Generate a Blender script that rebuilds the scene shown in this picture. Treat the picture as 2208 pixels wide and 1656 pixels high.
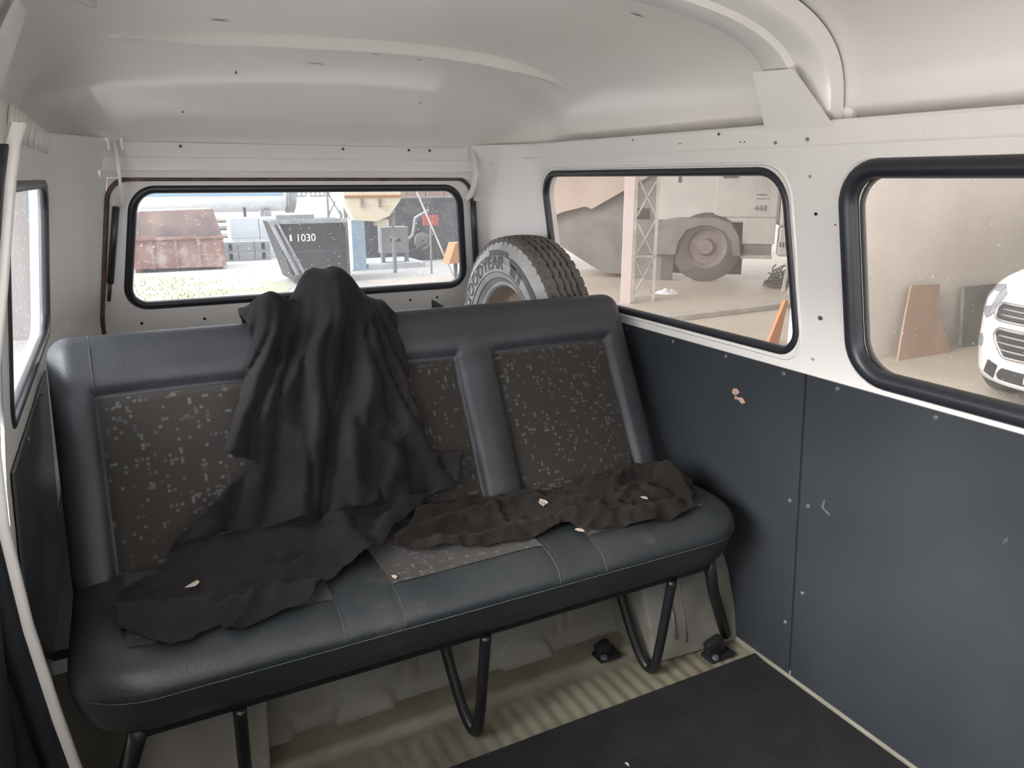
import bpy, bmesh, math, random
from math import sin, cos, pi, sqrt, radians, exp, atan2, floor
from mathutils import Vector, Matrix
from mathutils.geometry import delaunay_2d_cdt
from mathutils import noise as mnoise

for o in list(bpy.data.objects): bpy.data.objects.remove(o)
SC = bpy.context.scene
COL = SC.collection
R = random.Random(7)

# ------------------------------------------------------------------ camera
camd = bpy.data.cameras.new('camera'); cam = bpy.data.objects.new('camera', camd); COL.objects.link(cam)
camd.sensor_fit = 'HORIZONTAL'; camd.sensor_width = 36.0; camd.lens = 36.0*1630.0/2208.0
camd.clip_start = 0.02; camd.clip_end = 400
cam.location = (-.54, 0, 1.15)
cam.rotation_euler = (radians(90-15.2), 0, radians(-27.4))
SC.camera = cam
# ------------------------------------------------------------------ world, light, exposure
w = bpy.data.worlds.new('overcast_sky'); SC.world = w; w.use_nodes = True
bg = w.node_tree.nodes['Background']
bg.inputs[0].default_value = (.975, .972, .99, 1); bg.inputs[1].default_value = 5.0
sund = bpy.data.lights.new('hazy_sun', 'SUN'); sun = bpy.data.objects.new('hazy_sun', sund); COL.objects.link(sun)
sund.energy = 8.0; sund.angle = radians(40); sund.color = (1, .97, .93)
sun.rotation_euler = Vector((.87, .10, -.45)).to_track_quat('-Z', 'Y').to_euler()
vs = SC.view_settings
vs.view_transform = 'Standard'; vs.look = 'None'; vs.gamma = 1.0; vs.use_curve_mapping = False
vs.exposure = 0.96

# ------------------------------------------------------------------ materials
MATS = {}
def mat(name, c1, c2=None, rough=.5, metal=0., scale=6., coat=0., bump=0., bscale=40., spec=.5, detail=4., pos=(.35, .65), spots=None, sheen=0., stretch=None):
    """principled material: two colours mixed by noise, fine relief, optional sparse spots of wear"""
    m = bpy.data.materials.new(name); m.use_nodes = True; MATS[name] = m
    nt = m.node_tree; N = nt.nodes; L = nt.links; b = N['Principled BSDF']
    b.inputs['Roughness'].default_value = rough; b.inputs['Metallic'].default_value = metal
    b.inputs['Coat Weight'].default_value = coat; b.inputs['Coat Roughness'].default_value = .12
    b.inputs['Specular IOR Level'].default_value = spec
    b.inputs['Sheen Weight'].default_value = sheen
    tc = N.new('ShaderNodeTexCoord'); vec = tc.outputs['Object']
    if stretch:
        mp = N.new('ShaderNodeMapping'); mp.inputs['Scale'].default_value = stretch
        L.new(vec, mp.inputs[0]); vec = mp.outputs[0]
    col = None
    if c2:
        n = N.new('ShaderNodeTexNoise'); n.inputs['Scale'].default_value = scale; n.inputs['Detail'].default_value = detail
        L.new(vec, n.inputs['Vector'])
        r = N.new('ShaderNodeValToRGB'); r.color_ramp.elements[0].position = pos[0]; r.color_ramp.elements[1].position = pos[1]
        r.color_ramp.elements[0].color = (*c1, 1); r.color_ramp.elements[1].color = (*c2, 1)
        L.new(n.outputs['Fac'], r.inputs[0]); col = r.outputs[0]
    if spots:
        sc, lo, hi, sm, scol = spots
        n2 = N.new('ShaderNodeTexNoise'); n2.inputs['Scale'].default_value = sc; n2.inputs['Detail'].default_value = 6
        n2.inputs['Roughness'].default_value = .7
        L.new(vec, n2.inputs['Vector'])
        r2 = N.new('ShaderNodeValToRGB'); r2.color_ramp.elements[0].position = lo; r2.color_ramp.elements[1].position = hi
        L.new(n2.outputs['Fac'], r2.inputs[0])
        mu = N.new('ShaderNodeMath'); mu.operation = 'MULTIPLY'; mu.inputs[1].default_value = sm; L.new(r2.outputs[0], mu.inputs[0])
        mx = N.new('ShaderNodeMix'); mx.data_type = 'RGBA'; L.new(mu.outputs[0], mx.inputs[0])
        if col: L.new(col, mx.inputs[6])
        else: mx.inputs[6].default_value = (*c1, 1)
        mx.inputs[7].default_value = (*scol, 1); col = mx.outputs[2]
    if col: L.new(col, b.inputs['Base Color'])
    else: b.inputs['Base Color'].default_value = (*c1, 1)
    if bump:
        n3 = N.new('ShaderNodeTexNoise'); n3.inputs['Scale'].default_value = bscale; n3.inputs['Detail'].default_value = 3
        L.new(vec, n3.inputs['Vector'])
        bp = N.new('ShaderNodeBump'); bp.inputs['Strength'].default_value = bump; bp.inputs['Distance'].default_value = .01
        L.new(n3.outputs['Fac'], bp.inputs['Height']); L.new(bp.outputs[0], b.inputs['Normal'])
    return m

def glassmat(name, tint, haze, hazecol, specks=0., nscale=3.):
    """window pane: see-through, slightly mirror-like, with a dusty film"""
    m = bpy.data.materials.new(name); m.use_nodes = True; MATS[name] = m
    nt = m.node_tree; N = nt.nodes; L = nt.links
    for n in list(N): N.remove(n)
    out = N.new('ShaderNodeOutputMaterial')
    tr = N.new('ShaderNodeBsdfTransparent'); tr.inputs[0].default_value = (*tint, 1)
    gl = N.new('ShaderNodeBsdfGlossy'); gl.inputs['Roughness'].default_value = .03
    lw = N.new('ShaderNodeLayerWeight'); lw.inputs[0].default_value = .5
    pw = N.new('ShaderNodeMath'); pw.operation = 'POWER'; pw.inputs[1].default_value = 4.; L.new(lw.outputs['Facing'], pw.inputs[0])
    fr = N.new('ShaderNodeMath'); fr.operation = 'MULTIPLY_ADD'; fr.inputs[1].default_value = .35; fr.inputs[2].default_value = .03; L.new(pw.outputs[0], fr.inputs[0])
    m1 = N.new('ShaderNodeMixShader'); L.new(fr.outputs[0], m1.inputs[0]); L.new(tr.outputs[0], m1.inputs[1]); L.new(gl.outputs[0], m1.inputs[2])
    df = N.new('ShaderNodeBsdfDiffuse'); df.inputs[0].default_value = (*hazecol, 1)
    tl = N.new('ShaderNodeBsdfTranslucent'); tl.inputs[0].default_value = (*hazecol, 1)
    md = N.new('ShaderNodeMixShader'); md.inputs[0].default_value = .6; L.new(df.outputs[0], md.inputs[1]); L.new(tl.outputs[0], md.inputs[2])
    tc = N.new('ShaderNodeTexCoord')
    n = N.new('ShaderNodeTexNoise'); n.inputs['Scale'].default_value = nscale; n.inputs['Detail'].default_value = 5
    L.new(tc.outputs['Object'], n.inputs['Vector'])
    mr = N.new('ShaderNodeMapRange'); mr.inputs[1].default_value = .3; mr.inputs[2].default_value = .7
    mr.inputs[3].default_value = haze*.75; mr.inputs[4].default_value = haze*1.25; L.new(n.outputs['Fac'], mr.inputs[0])
    fac = mr.outputs[0]
    if specks:
        v = N.new('ShaderNodeTexNoise'); v.inputs['Scale'].default_value = 160; v.inputs['Detail'].default_value = 2
        L.new(tc.outputs['Object'], v.inputs['Vector'])
        r = N.new('ShaderNodeValToRGB'); r.color_ramp.elements[0].position = .68; r.color_ramp.elements[1].position = .74
        L.new(v.outputs['Fac'], r.inputs[0])
        ml = N.new('ShaderNodeMath'); ml.operation = 'MULTIPLY_ADD'; ml.inputs[1].default_value = specks
        L.new(r.outputs[0], ml.inputs[0]); L.new(fac, ml.inputs[2]); fac = ml.outputs[0]
    m2 = N.new('ShaderNodeMixShader'); L.new(fac, m2.inputs[0]); L.new(m1.outputs[0], m2.inputs[1]); L.new(md.outputs[0], m2.inputs[2])
    L.new(m2.outputs[0], out.inputs[0])
    return m

def fabricmat(name):
    """woven seat cloth: small paler rectangles scattered on a dark ground (UV in metres)"""
    m = mat(name, (.05, .045, .042), rough=.9, spec=.2, sheen=.15)
    nt = m.node_tree; N = nt.nodes; L = nt.links; b = N['Principled BSDF']
    uv = N.new('ShaderNodeUVMap'); uv.uv_map = 'UVMap'
    cur = None
    for k, (sx, sy, th, ox) in enumerate(((1/.0100, 1/.0100, .86, 0), (1/.020, 1/.0095, .95, .37), (1/.0095, 1/.020, .95, .71))):
        mp = N.new('ShaderNodeMapping'); mp.inputs['Scale'].default_value = (sx, sy, 1); mp.inputs['Location'].default_value = (ox*9+5, ox*5+5, 0)
        L.new(uv.outputs[0], mp.inputs[0])
        fl = N.new('ShaderNodeVectorMath'); fl.operation = 'FLOOR'; L.new(mp.outputs[0], fl.inputs[0])
        wn = N.new('ShaderNodeTexWhiteNoise'); wn.noise_dimensions = '2D'; L.new(fl.outputs[0], wn.inputs[0])
        g = N.new('ShaderNodeMath'); g.operation = 'GREATER_THAN'; g.inputs[1].default_value = th; L.new(wn.outputs['Value'], g.inputs[0])
        fr = N.new('ShaderNodeVectorMath'); fr.operation = 'FRACTION'; L.new(mp.outputs[0], fr.inputs[0])
        sp = N.new('ShaderNodeSeparateXYZ'); L.new(fr.outputs[0], sp.inputs[0])
        mm = None
        for a in (0, 1):
            lo = N.new('ShaderNodeMath'); lo.operation = 'GREATER_THAN'; lo.inputs[1].default_value = .35; L.new(sp.outputs[a], lo.inputs[0])
            ml = N.new('ShaderNodeMath'); ml.operation = 'MULTIPLY'; L.new(lo.outputs[0], ml.inputs[0]); L.new((mm or g).outputs[0], ml.inputs[1]); mm = ml
        v = N.new('ShaderNodeMath'); v.operation = 'MULTIPLY'; L.new(mm.outputs[0], v.inputs[0]); L.new(wn.outputs['Color'], v.inputs[1])
        if cur is None: cur = v
        else:
            mxm = N.new('ShaderNodeMath'); mxm.operation = 'MAXIMUM'; L.new(cur.outputs[0], mxm.inputs[0]); L.new(v.outputs[0], mxm.inputs[1]); cur = mxm
    mx = N.new('ShaderNodeMix'); mx.data_type = 'RGBA'; L.new(cur.outputs[0], mx.inputs[0])
    mx.inputs[6].default_value = (.030, .0265, .024, 1); mx.inputs[7].default_value = (.085, .085, .08, 1)
    L.new(mx.outputs[2], b.inputs['Base Color'])
    return m

mat('paint', (.715, .69, .665), (.755, .73, .705), rough=.34, scale=2.2, coat=.35, spots=(34, .66, .72, .35, (.30, .26, .22)))
mat('paint_roof', (.73, .70, .672), (.77, .74, .712), rough=.3, scale=1.6, coat=.45, spots=(42, .70, .76, .3, (.3, .28, .25)))
mat('rubber', (.018, .02, .026), rough=.38, spec=.5)
mat('seal_rust', (.05, .035, .03), (.14, .08, .06), rough=.6, scale=30)
mat('hardboard', (.022, .0255, .031), (.030, .034, .040), rough=.42, spec=.7, scale=3, spots=(26, .69, .74, .3, (.22, .22, .22)), bump=.05, bscale=120)
mat('rivet', (.12, .13, .15), rough=.35, metal=.3)
mat('vinyl', (.024, .027, .032), (.032, .035, .041), rough=.5, scale=9, bump=.10, bscale=260)
mat('vinyl_seat', (.019, .023, .026), (.029, .033, .036), rough=.45, scale=7, bump=.10, bscale=260, spots=(9, .6, .75, .25, (.2, .2, .18)))
mat('vinyl_dark', (.012, .013, .018), rough=.55)
mat('thread', (.06, .064, .068), rough=.8)
fabricmat('seat_cloth')
mat('black_cloth', (.010, .0088, .0092), (.0165, .0145, .0148), rough=.85, scale=8, spec=.15, sheen=.03, bump=.15, bscale=400)
mat('brown_cloth', (.011, .009, .0078), (.020, .0165, .014), rough=.9, scale=10, spec=.12, sheen=.03, bump=.15, bscale=400)
mat('black_metal', (.010, .010, .012), rough=.4, spec=.5)
mat('floor_paint', (.155, .14, .10), (.21, .195, .15), rough=.6, scale=7, spots=(11, .55, .7, .6, (.08, .06, .03)))
mat('arch_paint', (.165, .155, .135), (.215, .205, .18), rough=.6, scale=5, spots=(15, .6, .72, .45, (.09, .07, .04)))
mat('mat_rubber', (.0055, .0055, .0065), (.010, .010, .0105), rough=.7, scale=12, bump=.2, bscale=90)
mat('sill_paint', (.17, .16, .13), (.22, .21, .175), rough=.5, scale=9)
mat('tyre', (.085, .076, .070), (.13, .118, .11), rough=.75, scale=14)
mat('tyre_dusty', (.40, .395, .39), (.52, .515, .51), rough=.8, scale=12)
mat('tyre_letter', (.13, .13, .13), (.18, .18, .18), rough=.8, scale=20)
mat('rim', (.30, .235, .19), (.40, .32, .27), rough=.6, scale=9)
mat('dark_hole', (.008, .008, .008), rough=.9)
mat('debris', (.45, .36, .28), (.55, .48, .42), rough=.8, scale=30)
mat('scuff', (.34, .20, .13), (.42, .30, .24), rough=.8, scale=60)
mat('chrome', (.55, .56, .58), rough=.15, metal=1)
# outside
mat('bounce_ground', (.66, .64, .60), (.74, .72, .68), rough=.9, scale=.5)  # paler than the yard so it bounces light into the van
mat('yard', (.27, .265, .25), (.36, .355, .34), rough=.9, scale=.5, spots=(3.0, .58, .75, .35, (.24, .22, .17)))
mat('garage_floor', (.33, .295, .25), (.40, .365, .315), rough=.6, scale=.8, spots=(2.5, .55, .7, .4, (.26, .22, .19)))
mat('lawn', (.24, .27, .15), (.33, .335, .26), rough=.9, scale=1.6)
mat('grass', (.17, .22, .08), (.26, .28, .14), rough=.9, scale=4)
mat('rust_red', (.16, .075, .06), (.25, .15, .13), rough=.8, scale=2.6, spots=(4, .5, .65, .6, (.42, .36, .33)))
mat('rust_lid', (.15, .115, .12), (.30, .21, .18), rough=.8, scale=2)
mat('white_paint', (.56, .58, .60), (.64, .65, .66), rough=.5, scale=2)
mat('blue_band', (.20, .30, .38), rough=.5)
mat('blue_post', (.25, .33, .43), (.30, .38, .48), rough=.6, scale=3)
mat('concrete', (.20, .21, .225), (.27, .28, .29), rough=.9, scale=4)
mat('concrete_white', (.38, .41, .44), (.46, .49, .52), rough=.9, scale=3)
mat('skip_black', (.012, .012, .015), (.022, .022, .026), rough=.6, scale=5, spots=(14, .6, .7, .4, (.10, .10, .11)))
mat('skip_arm', (.30, .31, .33), (.20, .21, .22), rough=.6, scale=6)
mat('stencil', (.80, .82, .85), rough=.7)
mat('cream', (.58, .50, .36), (.64, .58, .46), rough=.7, scale=3)
mat('orange', (.34, .15, .06), rough=.7)
mat('sign_red', (.36, .08, .055), rough=.7)
mat('brown_wall', (.20, .145, .115), (.26, .19, .155), rough=.8, scale=3)
mat('machine', (.025, .027, .033), (.07, .07, .075), rough=.7, scale=6)
mat('machine_grey', (.17, .175, .18), (.23, .23, .24), rough=.7, scale=4)
mat('truck_white', (.36, .355, .34), (.42, .415, .395), rough=.5, scale=2)
mat('truck_grey', (.11, .106, .102), (.17, .163, .156), rough=.8, scale=3)
mat('truck_dark', (.04, .038, .036), (.075, .07, .067), rough=.8, scale=4)
mat('truck_print', (.06, .06, .065), rough=.7)
mat('truck_hub', (.12, .10, .09), (.18, .155, .14), rough=.8, scale=5)
mat('tarp', (.34, .275, .24), (.39, .33, .295), rough=.7, scale=2)
mat('post_pink', (.40, .34, .34), rough=.6)
mat('steel_pale', (.38, .36, .335), (.28, .26, .24), rough=.6, scale=8)
mat('garage_wall', (.54, .50, .455), (.60, .56, .515), rough=.85, scale=1.5, spots=(5, .6, .72, .3, (.36, .32, .28)))
mat('wall_end_lit', (.60, .59, .575), rough=.8)  # wall colour made whiter for the side-lit end face
mat('board', (.27, .185, .135), (.33, .235, .18), rough=.8, scale=2, stretch=(4, 4, .6))
mat('car_white', (.66, .685, .71), rough=.25, coat=.5)
mat('car_black', (.02, .02, .024), rough=.4)
mat('headlight', (.13, .16, .19), (.26, .30, .34), rough=.15, scale=18, coat=.8)
mat('pinkish', (.19, .155, .145), (.22, .185, .175), rough=.8, scale=1)
mat('pane_frame', (.12, .15, .18), rough=.6)
mat('blue_pane', (.06, .085, .11), (.08, .105, .135), rough=.3, scale=3)
glassmat('glass_rear', (.38, .395, .41), .045, (.8, .82, .85), .35)
glassmat('glass_side', (.335, .32, .312), .16, (.38, .35, .33), .15, 2.)
glassmat('glass_side_tint', (.345, .333, .325), .07, (.6, .58, .54), .25)
glassmat('glass_side_clear', (.94, .93, .92), .03, (.7, .68, .64), .2)

# ------------------------------------------------------------------ mesh helpers
def link(name, me, m=None, parent=None):
    o = bpy.data.objects.new(name, me); COL.objects.link(o)
    if m: me.materials.append(MATS[m])
    if parent: o.parent = parent
    return o
def mesh(name, v, f, m, parent=None, smooth=True, uv=None):
    me = bpy.data.meshes.new(name); me.from_pydata([tuple(p) for p in v], [], f); me.update()
    if smooth: me.polygons.foreach_set('use_smooth', [True]*len(me.polygons))
    if uv:
        l = me.uv_layers.new(name='UVMap')
        for lp in me.loops: l.data[lp.index].uv = uv[lp.vertex_index]
    return link(name, me, m, parent)
def tag(o, label=None, cat=None, group=None, kind=None):
    if label: o['label'] = label
    if cat: o['category'] = cat
    if group: o['group'] = group
    if kind: o['kind'] = kind
    return o
def struct(o, label=None): return tag(o, label, None, None, 'structure')
def empty(name, loc=(0, 0, 0), rz=0.):
    o = bpy.data.objects.new(name, None); COL.objects.link(o); o.location = loc; o.rotation_euler = (0, 0, rz); o.empty_display_size = .05
    return o
def grid(fn, us, vs_, closed_u=False, flip=False):
    nu, nv = len(us), len(vs_)
    v = [fn(a, b) for a in us for b in vs_]; f = []
    for i in range(nu if closed_u else nu-1):
        for j in range(nv-1):
            a, b = i*nv+j, ((i+1) % nu)*nv+j
            q = (a, b, b+1, a+1); f.append(q[::-1] if flip else q)
    return v, f
def lin(a, b, n): return [a+(b-a)*i/(n-1) for i in range(n)]
class MB:
    """collects shapes into one mesh"""
    def __init__(s): s.bm = bmesh.new()
    def box(s, x0, x1, y0, y1, z0, z1, bev=0., seg=2, M=None):
        r = bmesh.ops.create_cube(s.bm, size=1.)
        vs = r['verts']
        for v in vs: v.co = Vector((x0+(v.co.x+.5)*(x1-x0), y0+(v.co.y+.5)*(y1-y0), z0+(v.co.z+.5)*(z1-z0)))
        if bev:
            es = list({e for v in vs for e in v.link_edges})
            rr = bmesh.ops.bevel(s.bm, geom=es, offset=bev, segments=seg, affect='EDGES', profile=.5)
            vs = list({v for f in rr['faces'] for v in f.verts} | {v for v in vs if v.is_valid})
        if M: bmesh.ops.transform(s.bm, matrix=M, verts=vs)
        return s
    def add(s, v, f):
        V = [s.bm.verts.new(p) for p in v]
        for q in f:
            try: s.bm.faces.new([V[i] for i in q])
            except ValueError: pass
        return s
    def tube(s, pts, r, seg=10, closed=False, caps=True):
        pts = [Vector(p) for p in pts]; n = len(pts)
        rr = r if isinstance(r, (list, tuple)) else [r]*n
        T = []
        for i in range(n):
            a = pts[(i-1) % n] if (closed or i > 0) else pts[i]; b = pts[(i+1) % n] if (closed or i < n-1) else pts[i]
            T.append((b-a).normalized())
        up = Vector((0, 0, 1)) if abs(T[0].z) < .9 else Vector((1, 0, 0))
        nrm = (up-T[0]*up.dot(T[0])).normalized(); rings = []
        for i in range(n):
            nrm = (nrm-T[i]*nrm.dot(T[i])).normalized(); bn = T[i].cross(nrm)
            rings.append([s.bm.verts.new(pts[i]+(nrm*cos(2*pi*k/seg)+bn*sin(2*pi*k/seg))*rr[i]) for k in range(seg)])
        for i in range(n if closed else n-1):
            A, B = rings[i], rings[(i+1) % n]
            for k in range(seg): s.bm.faces.new((A[k], A[(k+1) % seg], B[(k+1) % seg], B[k]))
        if caps and not closed: s.bm.faces.new(rings[0][::-1]); s.bm.faces.new(rings[-1])
        return s
    def lathe(s, prof, c=(0, 0, 0), axis='X', seg=48, closed=False):
        """prof: (along axis, radius)"""
        c = Vector(c); V = []
        for a, r in prof:
            ring = []
            for k in range(seg):
                t = 2*pi*k/seg
                p = {'X': (a, r*cos(t), r*sin(t)), 'Y': (r*cos(t), a, r*sin(t)), 'Z': (r*cos(t), r*sin(t), a)}[axis]
                ring.append(s.bm.verts.new(c+Vector(p)))
            V.append(ring)
        n = len(prof)
        for i in range(n if closed else n-1):
            A, B = V[i], V[(i+1) % n]
            for k in range(seg): s.bm.faces.new((A[k], A[(k+1) % seg], B[(k+1) % seg], B[k]))
        return s
    def prism(s, poly, axis, a0, a1):
        """poly in the other two axes (order kept), extruded along axis"""
        def P(p, a): return {'X': (a, p[0], p[1]), 'Y': (p[0], a, p[1]), 'Z': (p[0], p[1], a)}[axis]
        A = [s.bm.verts.new(P(p, a0)) for p in poly]; B = [s.bm.verts.new(P(p, a1)) for p in poly]; n = len(poly)
        for i in range(n): s.bm.faces.new((A[i], A[(i+1) % n], B[(i+1) % n], B[i]))
        s.bm.faces.new(A[::-1]); s.bm.faces.new(B)
        return s
    def build(s, name, m, parent=None, smooth=False, auto=None):
        bmesh.ops.recalc_face_normals(s.bm, faces=s.bm.faces[:])
        me = bpy.data.meshes.new(name); s.bm.to_mesh(me); s.bm.free()
        if smooth: me.polygons.foreach_set('use_smooth', [True]*len(me.polygons))
        if auto: 
            me.polygons.foreach_set('use_smooth', [True]*len(me.polygons)); me.set_sharp_from_angle(angle=radians(auto))
        return link(name, me, m, parent)
def rrect(pts, r, n=8):
    """rounded polygon (2D); r number or list"""
    out = []; k = len(pts)
    for i in range(k):
        p0, p, p1 = Vector(pts[i-1]), Vector(pts[i]), Vector(pts[(i+1) % k]); ri = r if not isinstance(r, (list, tuple)) else r[i]
        d0 = (p0-p).normalized(); d1 = (p1-p).normalized(); ang = d0.angle(d1); t = ri/math.tan(ang/2)
        a, b = p+d0*t, p+d1*t; c = p+(d0+d1).normalized()*(ri/sin(ang/2))
        a0 = atan2((a-c).y, (a-c).x); a1 = atan2((b-c).y, (b-c).x); da = (a1-a0+pi) % (2*pi)-pi
        for j in range(n+1): out.append((c.x+ri*cos(a0+da*j/n), c.y+ri*sin(a0+da*j/n)))
    return out
def dense(poly, h):
    out = []
    for i, p in enumerate(poly):
        q = poly[(i+1) % len(poly)]; d = math.dist(p, q); n = max(1, int(math.ceil(d/h)))
        for j in range(n): out.append((p[0]+(q[0]-p[0])*j/n, p[1]+(q[1]-p[1])*j/n))
    return out
def inside(p, poly):
    c = False; j = len(poly)-1; x, y = p
    for i in range(len(poly)):
        xi, yi = poly[i]; xj, yj = poly[j]
        if (yi > y) != (yj > y) and x < (xj-xi)*(y-yi)/(yj-yi)+xi: c = not c
        j = i
    return c
def sheet(outer, holes, hx, hy):
    """triangulated 2D sheet with holes; returns verts2d, tris"""
    P = []; E = []
    for poly in [outer]+holes:
        b = len(P); P += poly; E += [(b+i, b+(i+1) % len(poly)) for i in range(len(poly))]
    xs = [p[0] for p in outer]; ys = [p[1] for p in outer]
    x = min(xs)+hx
    while x < max(xs)-hx*.3:
        y = min(ys)+hy
        while y < max(ys)-hy*.3:
            if inside((x, y), outer) and not any(inside((x, y), h) for h in holes): P.append((x, y))
            y += hy
        x += hx
    r = delaunay_2d_cdt([Vector(p) for p in P], E, [], 0, 1e-6)
    V = [tuple(v) for v in r[0]]; T = []
    for f in r[2]:
        c = (sum(V[i][0] for i in f)/3, sum(V[i][1] for i in f)/3)
        if inside(c, outer) and not any(inside(c, h) for h in holes): T.append(tuple(f))
    return V, T
def text_mesh(s, size, ext, res=3):
    c = bpy.data.curves.new('lettering', 'FONT'); c.body = s; c.size = size; c.extrude = ext; c.resolution_u = res
    o = bpy.data.objects.new('lettering', c); COL.objects.link(o)
    bpy.context.view_layer.update()
    dg = bpy.context.evaluated_depsgraph_get(); me = bpy.data.meshes.new_from_object(o.evaluated_get(dg))
    bpy.data.objects.remove(o); bpy.data.curves.remove(c)
    return me
def smoothstep(a, b, x):
    t = max(0., min(1., (x-a)/(b-a))); return t*t*(3-2*t)
def interp(tab, x):
    """smooth (monotone cubic-ish Catmull) table lookup"""
    if x <= tab[0][0]: return tab[0][1]
    for i in range(len(tab)-1):
        x0, y0 = tab[i]; x1, y1 = tab[i+1]
        if x <= x1:
            t = (x-x0)/(x1-x0)
            m0 = (y1-tab[i-1][1])/(x1-tab[i-1][0]) if i > 0 else (y1-y0)/(x1-x0)
            m1 = (tab[i+2][1]-y0)/(tab[i+2][0]-x0) if i+2 < len(tab) else (y1-y0)/(x1-x0)
            h = x1-x0
            return (2*t**3-3*t*t+1)*y0+(t**3-2*t*t+t)*h*m0+(-2*t**3+3*t*t)*y1+(t**3-t*t)*h*m1
    return tab[-1][1]
# dome-head rivet / screw, shared mesh
_riv = MB(); _riv.lathe([(0, .0052), (.0012, .005), (.0025, .0035), (.003, .0001)], axis='X', seg=10)
_rme = bpy.data.meshes.new('rivet'); bmesh.ops.recalc_face_normals(_riv.bm, faces=_riv.bm.faces[:]); _riv.bm.to_mesh(_rme); _riv.bm.free(); _rme.materials.append(MATS['rivet'])
_rmp = _rme.copy(); _rmp.materials[0] = MATS['paint']

# ================================================================== THE VAN: shell
def g_(z): return max(0., (z-.75)/.41)
def side_pt(s, z, off=0., sgn=1):
    """point on the body side: s = distance along the side (y on the straight), corner beyond 2.14, off = inwards"""
    if s <= 2.14: bx, by, nx, ny = .71, s, 1., 0.
    else:
        t = min(pi/2, (s-2.14)/.27); bx = .60+.11*cos(t); by = 2.14+.36*sin(t)
        nx, ny = cos(t), sin(t); 
    x = bx*(1-(.07*nx+.11*ny)*g_(z))
    if z < .75: x += nx*.05*(1-z/.75)
    y = by-ny*.12*max(0, (z-.72)/.42)
    return Vector((sgn*(x-nx*off), y-ny*off, z))
S_END = 2.14+.27*pi/2
def rear_pt(x, z, off=0.):
    return Vector((x*(1-.11*g_(z)), 2.50-.12*max(0, (z-.72)/.42)-off, z))
def seal(loop, fn, r, name, m, parent):
    return MB().tube([fn(*p) for p in loop], r, 8, closed=True).build(name, m, parent, smooth=True)
def lip(loop, fn_in, fn_out):
    n = len(loop); v = [fn_in(*p) for p in loop]+[fn_out(*p) for p in loop]
    return v, [(i, (i+1) % n, n+(i+1) % n, n+i) for i in range(n)]
def window(name, loop, fn, gm, seal_r, glass_off, parent=None, fringe=None):
    """fn(s,z,off). Returns an Empty with glass and seal children"""
    c = Vector((0, 0, 0))
    for p in loop: c += fn(p[0], p[1], 0)
    c /= len(loop)
    e = empty(name, c); struct(e)
    v2, t = sheet(loop, [], .08, .08)
    v = [fn(p[0], p[1], glass_off)-c for p in v2]
    gl = mesh('glass', v, t, gm, e)
    lp = dense(loop, .03)
    MB().tube([fn(p[0], p[1], glass_off+seal_r*.5)-c for p in lp], seal_r, 10, closed=True).build('rubber_seal', 'rubber', e, smooth=True)
    return e

# window outlines (s, z)
W2 = rrect([(2.09, .792), (1.098, .792), (1.14, 1.166), (2.115, 1.166)], [.06, .05, .075, .07])
W3 = rrect([(.955, .785), (.10, .785), (.10, 1.168), (.99, 1.168)], [.075, .05, .05, .06])
W4 = rrect([(2.06, .80), (1.24, .80), (1.26, 1.14), (2.09, 1.14)], [.06, .05, .06, .06])
W1 = rrect([(-.535, .785), (.56, .785), (.555, 1.122), (-.53, 1.122)], .06)

def wall_side(name, sgn, s0, holes, ztop=1.248):
    outer = dense([(s0, 0), (S_END-.012, 0), (S_END-.012, 1.20), (S_END-.03, ztop), (s0, ztop)], .04)
    v2, t = sheet(outer, [dense(h, .03) for h in holes], .045, .04)
    v = [side_pt(a, b, 0, sgn) for a, b in v2]
    if sgn < 0: t = [q[::-1] for q in t]
    for h in holes:
        n0 = len(v); lv, lf = lip(dense(h, .03), lambda a, b: side_pt(a, b, 0, sgn), lambda a, b: side_pt(a, b, -.035, sgn))
        v += lv; t = list(t)+[tuple(i+n0 for i in q) for q in lf]
    # folded flange along the top edge
    n0 = len(v); ss = lin(s0, S_END-.05, 60)
    fv, ff = grid(lambda s, k: side_pt(s, ztop+(.0, .006, .004)[int(k)], (0, -.004, -.12)[int(k)], sgn), ss, [0, 1, 2])
    v += fv; t = list(t)+[tuple(i+n0 for i in q) for q in ff]
    o = mesh(name, v, t, 'paint')
    me = o.data; me.set_sharp_from_angle(angle=radians(35))
    return struct(o)

W6 = rrect([(-.10, .80), (-1.30, .80), (-1.20, 1.14), (-.10, 1.14)], .06)
wr = wall_side('wall_right', 1, -1.6, [W2, W3, W6])
wr['label'] = 'off-white painted steel van side with windows'
# pressed frame round the windows: a shallow painted bead
for h, off in ((W2, .03), (W3, .03)):
    c = Vector((sum(p[0] for p in h)/len(h), sum(p[1] for p in h)/len(h)))
    lp = dense(h, .03)
    MB().tube([side_pt(p[0]+(.014 if p[0] > c.x else -.014), p[1]+(.014 if p[1] > c.y else -.014), -.0015) for p in lp], .0045, 6, closed=True).build('window_bead', 'paint', wr, smooth=True)
# crease line under the roof rail
MB().tube([side_pt(s, 1.212, -.0022) for s in lin(-1.6, 2.2, 60)], .0035, 6).build('pressed_line', 'paint', wr, smooth=True)
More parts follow.
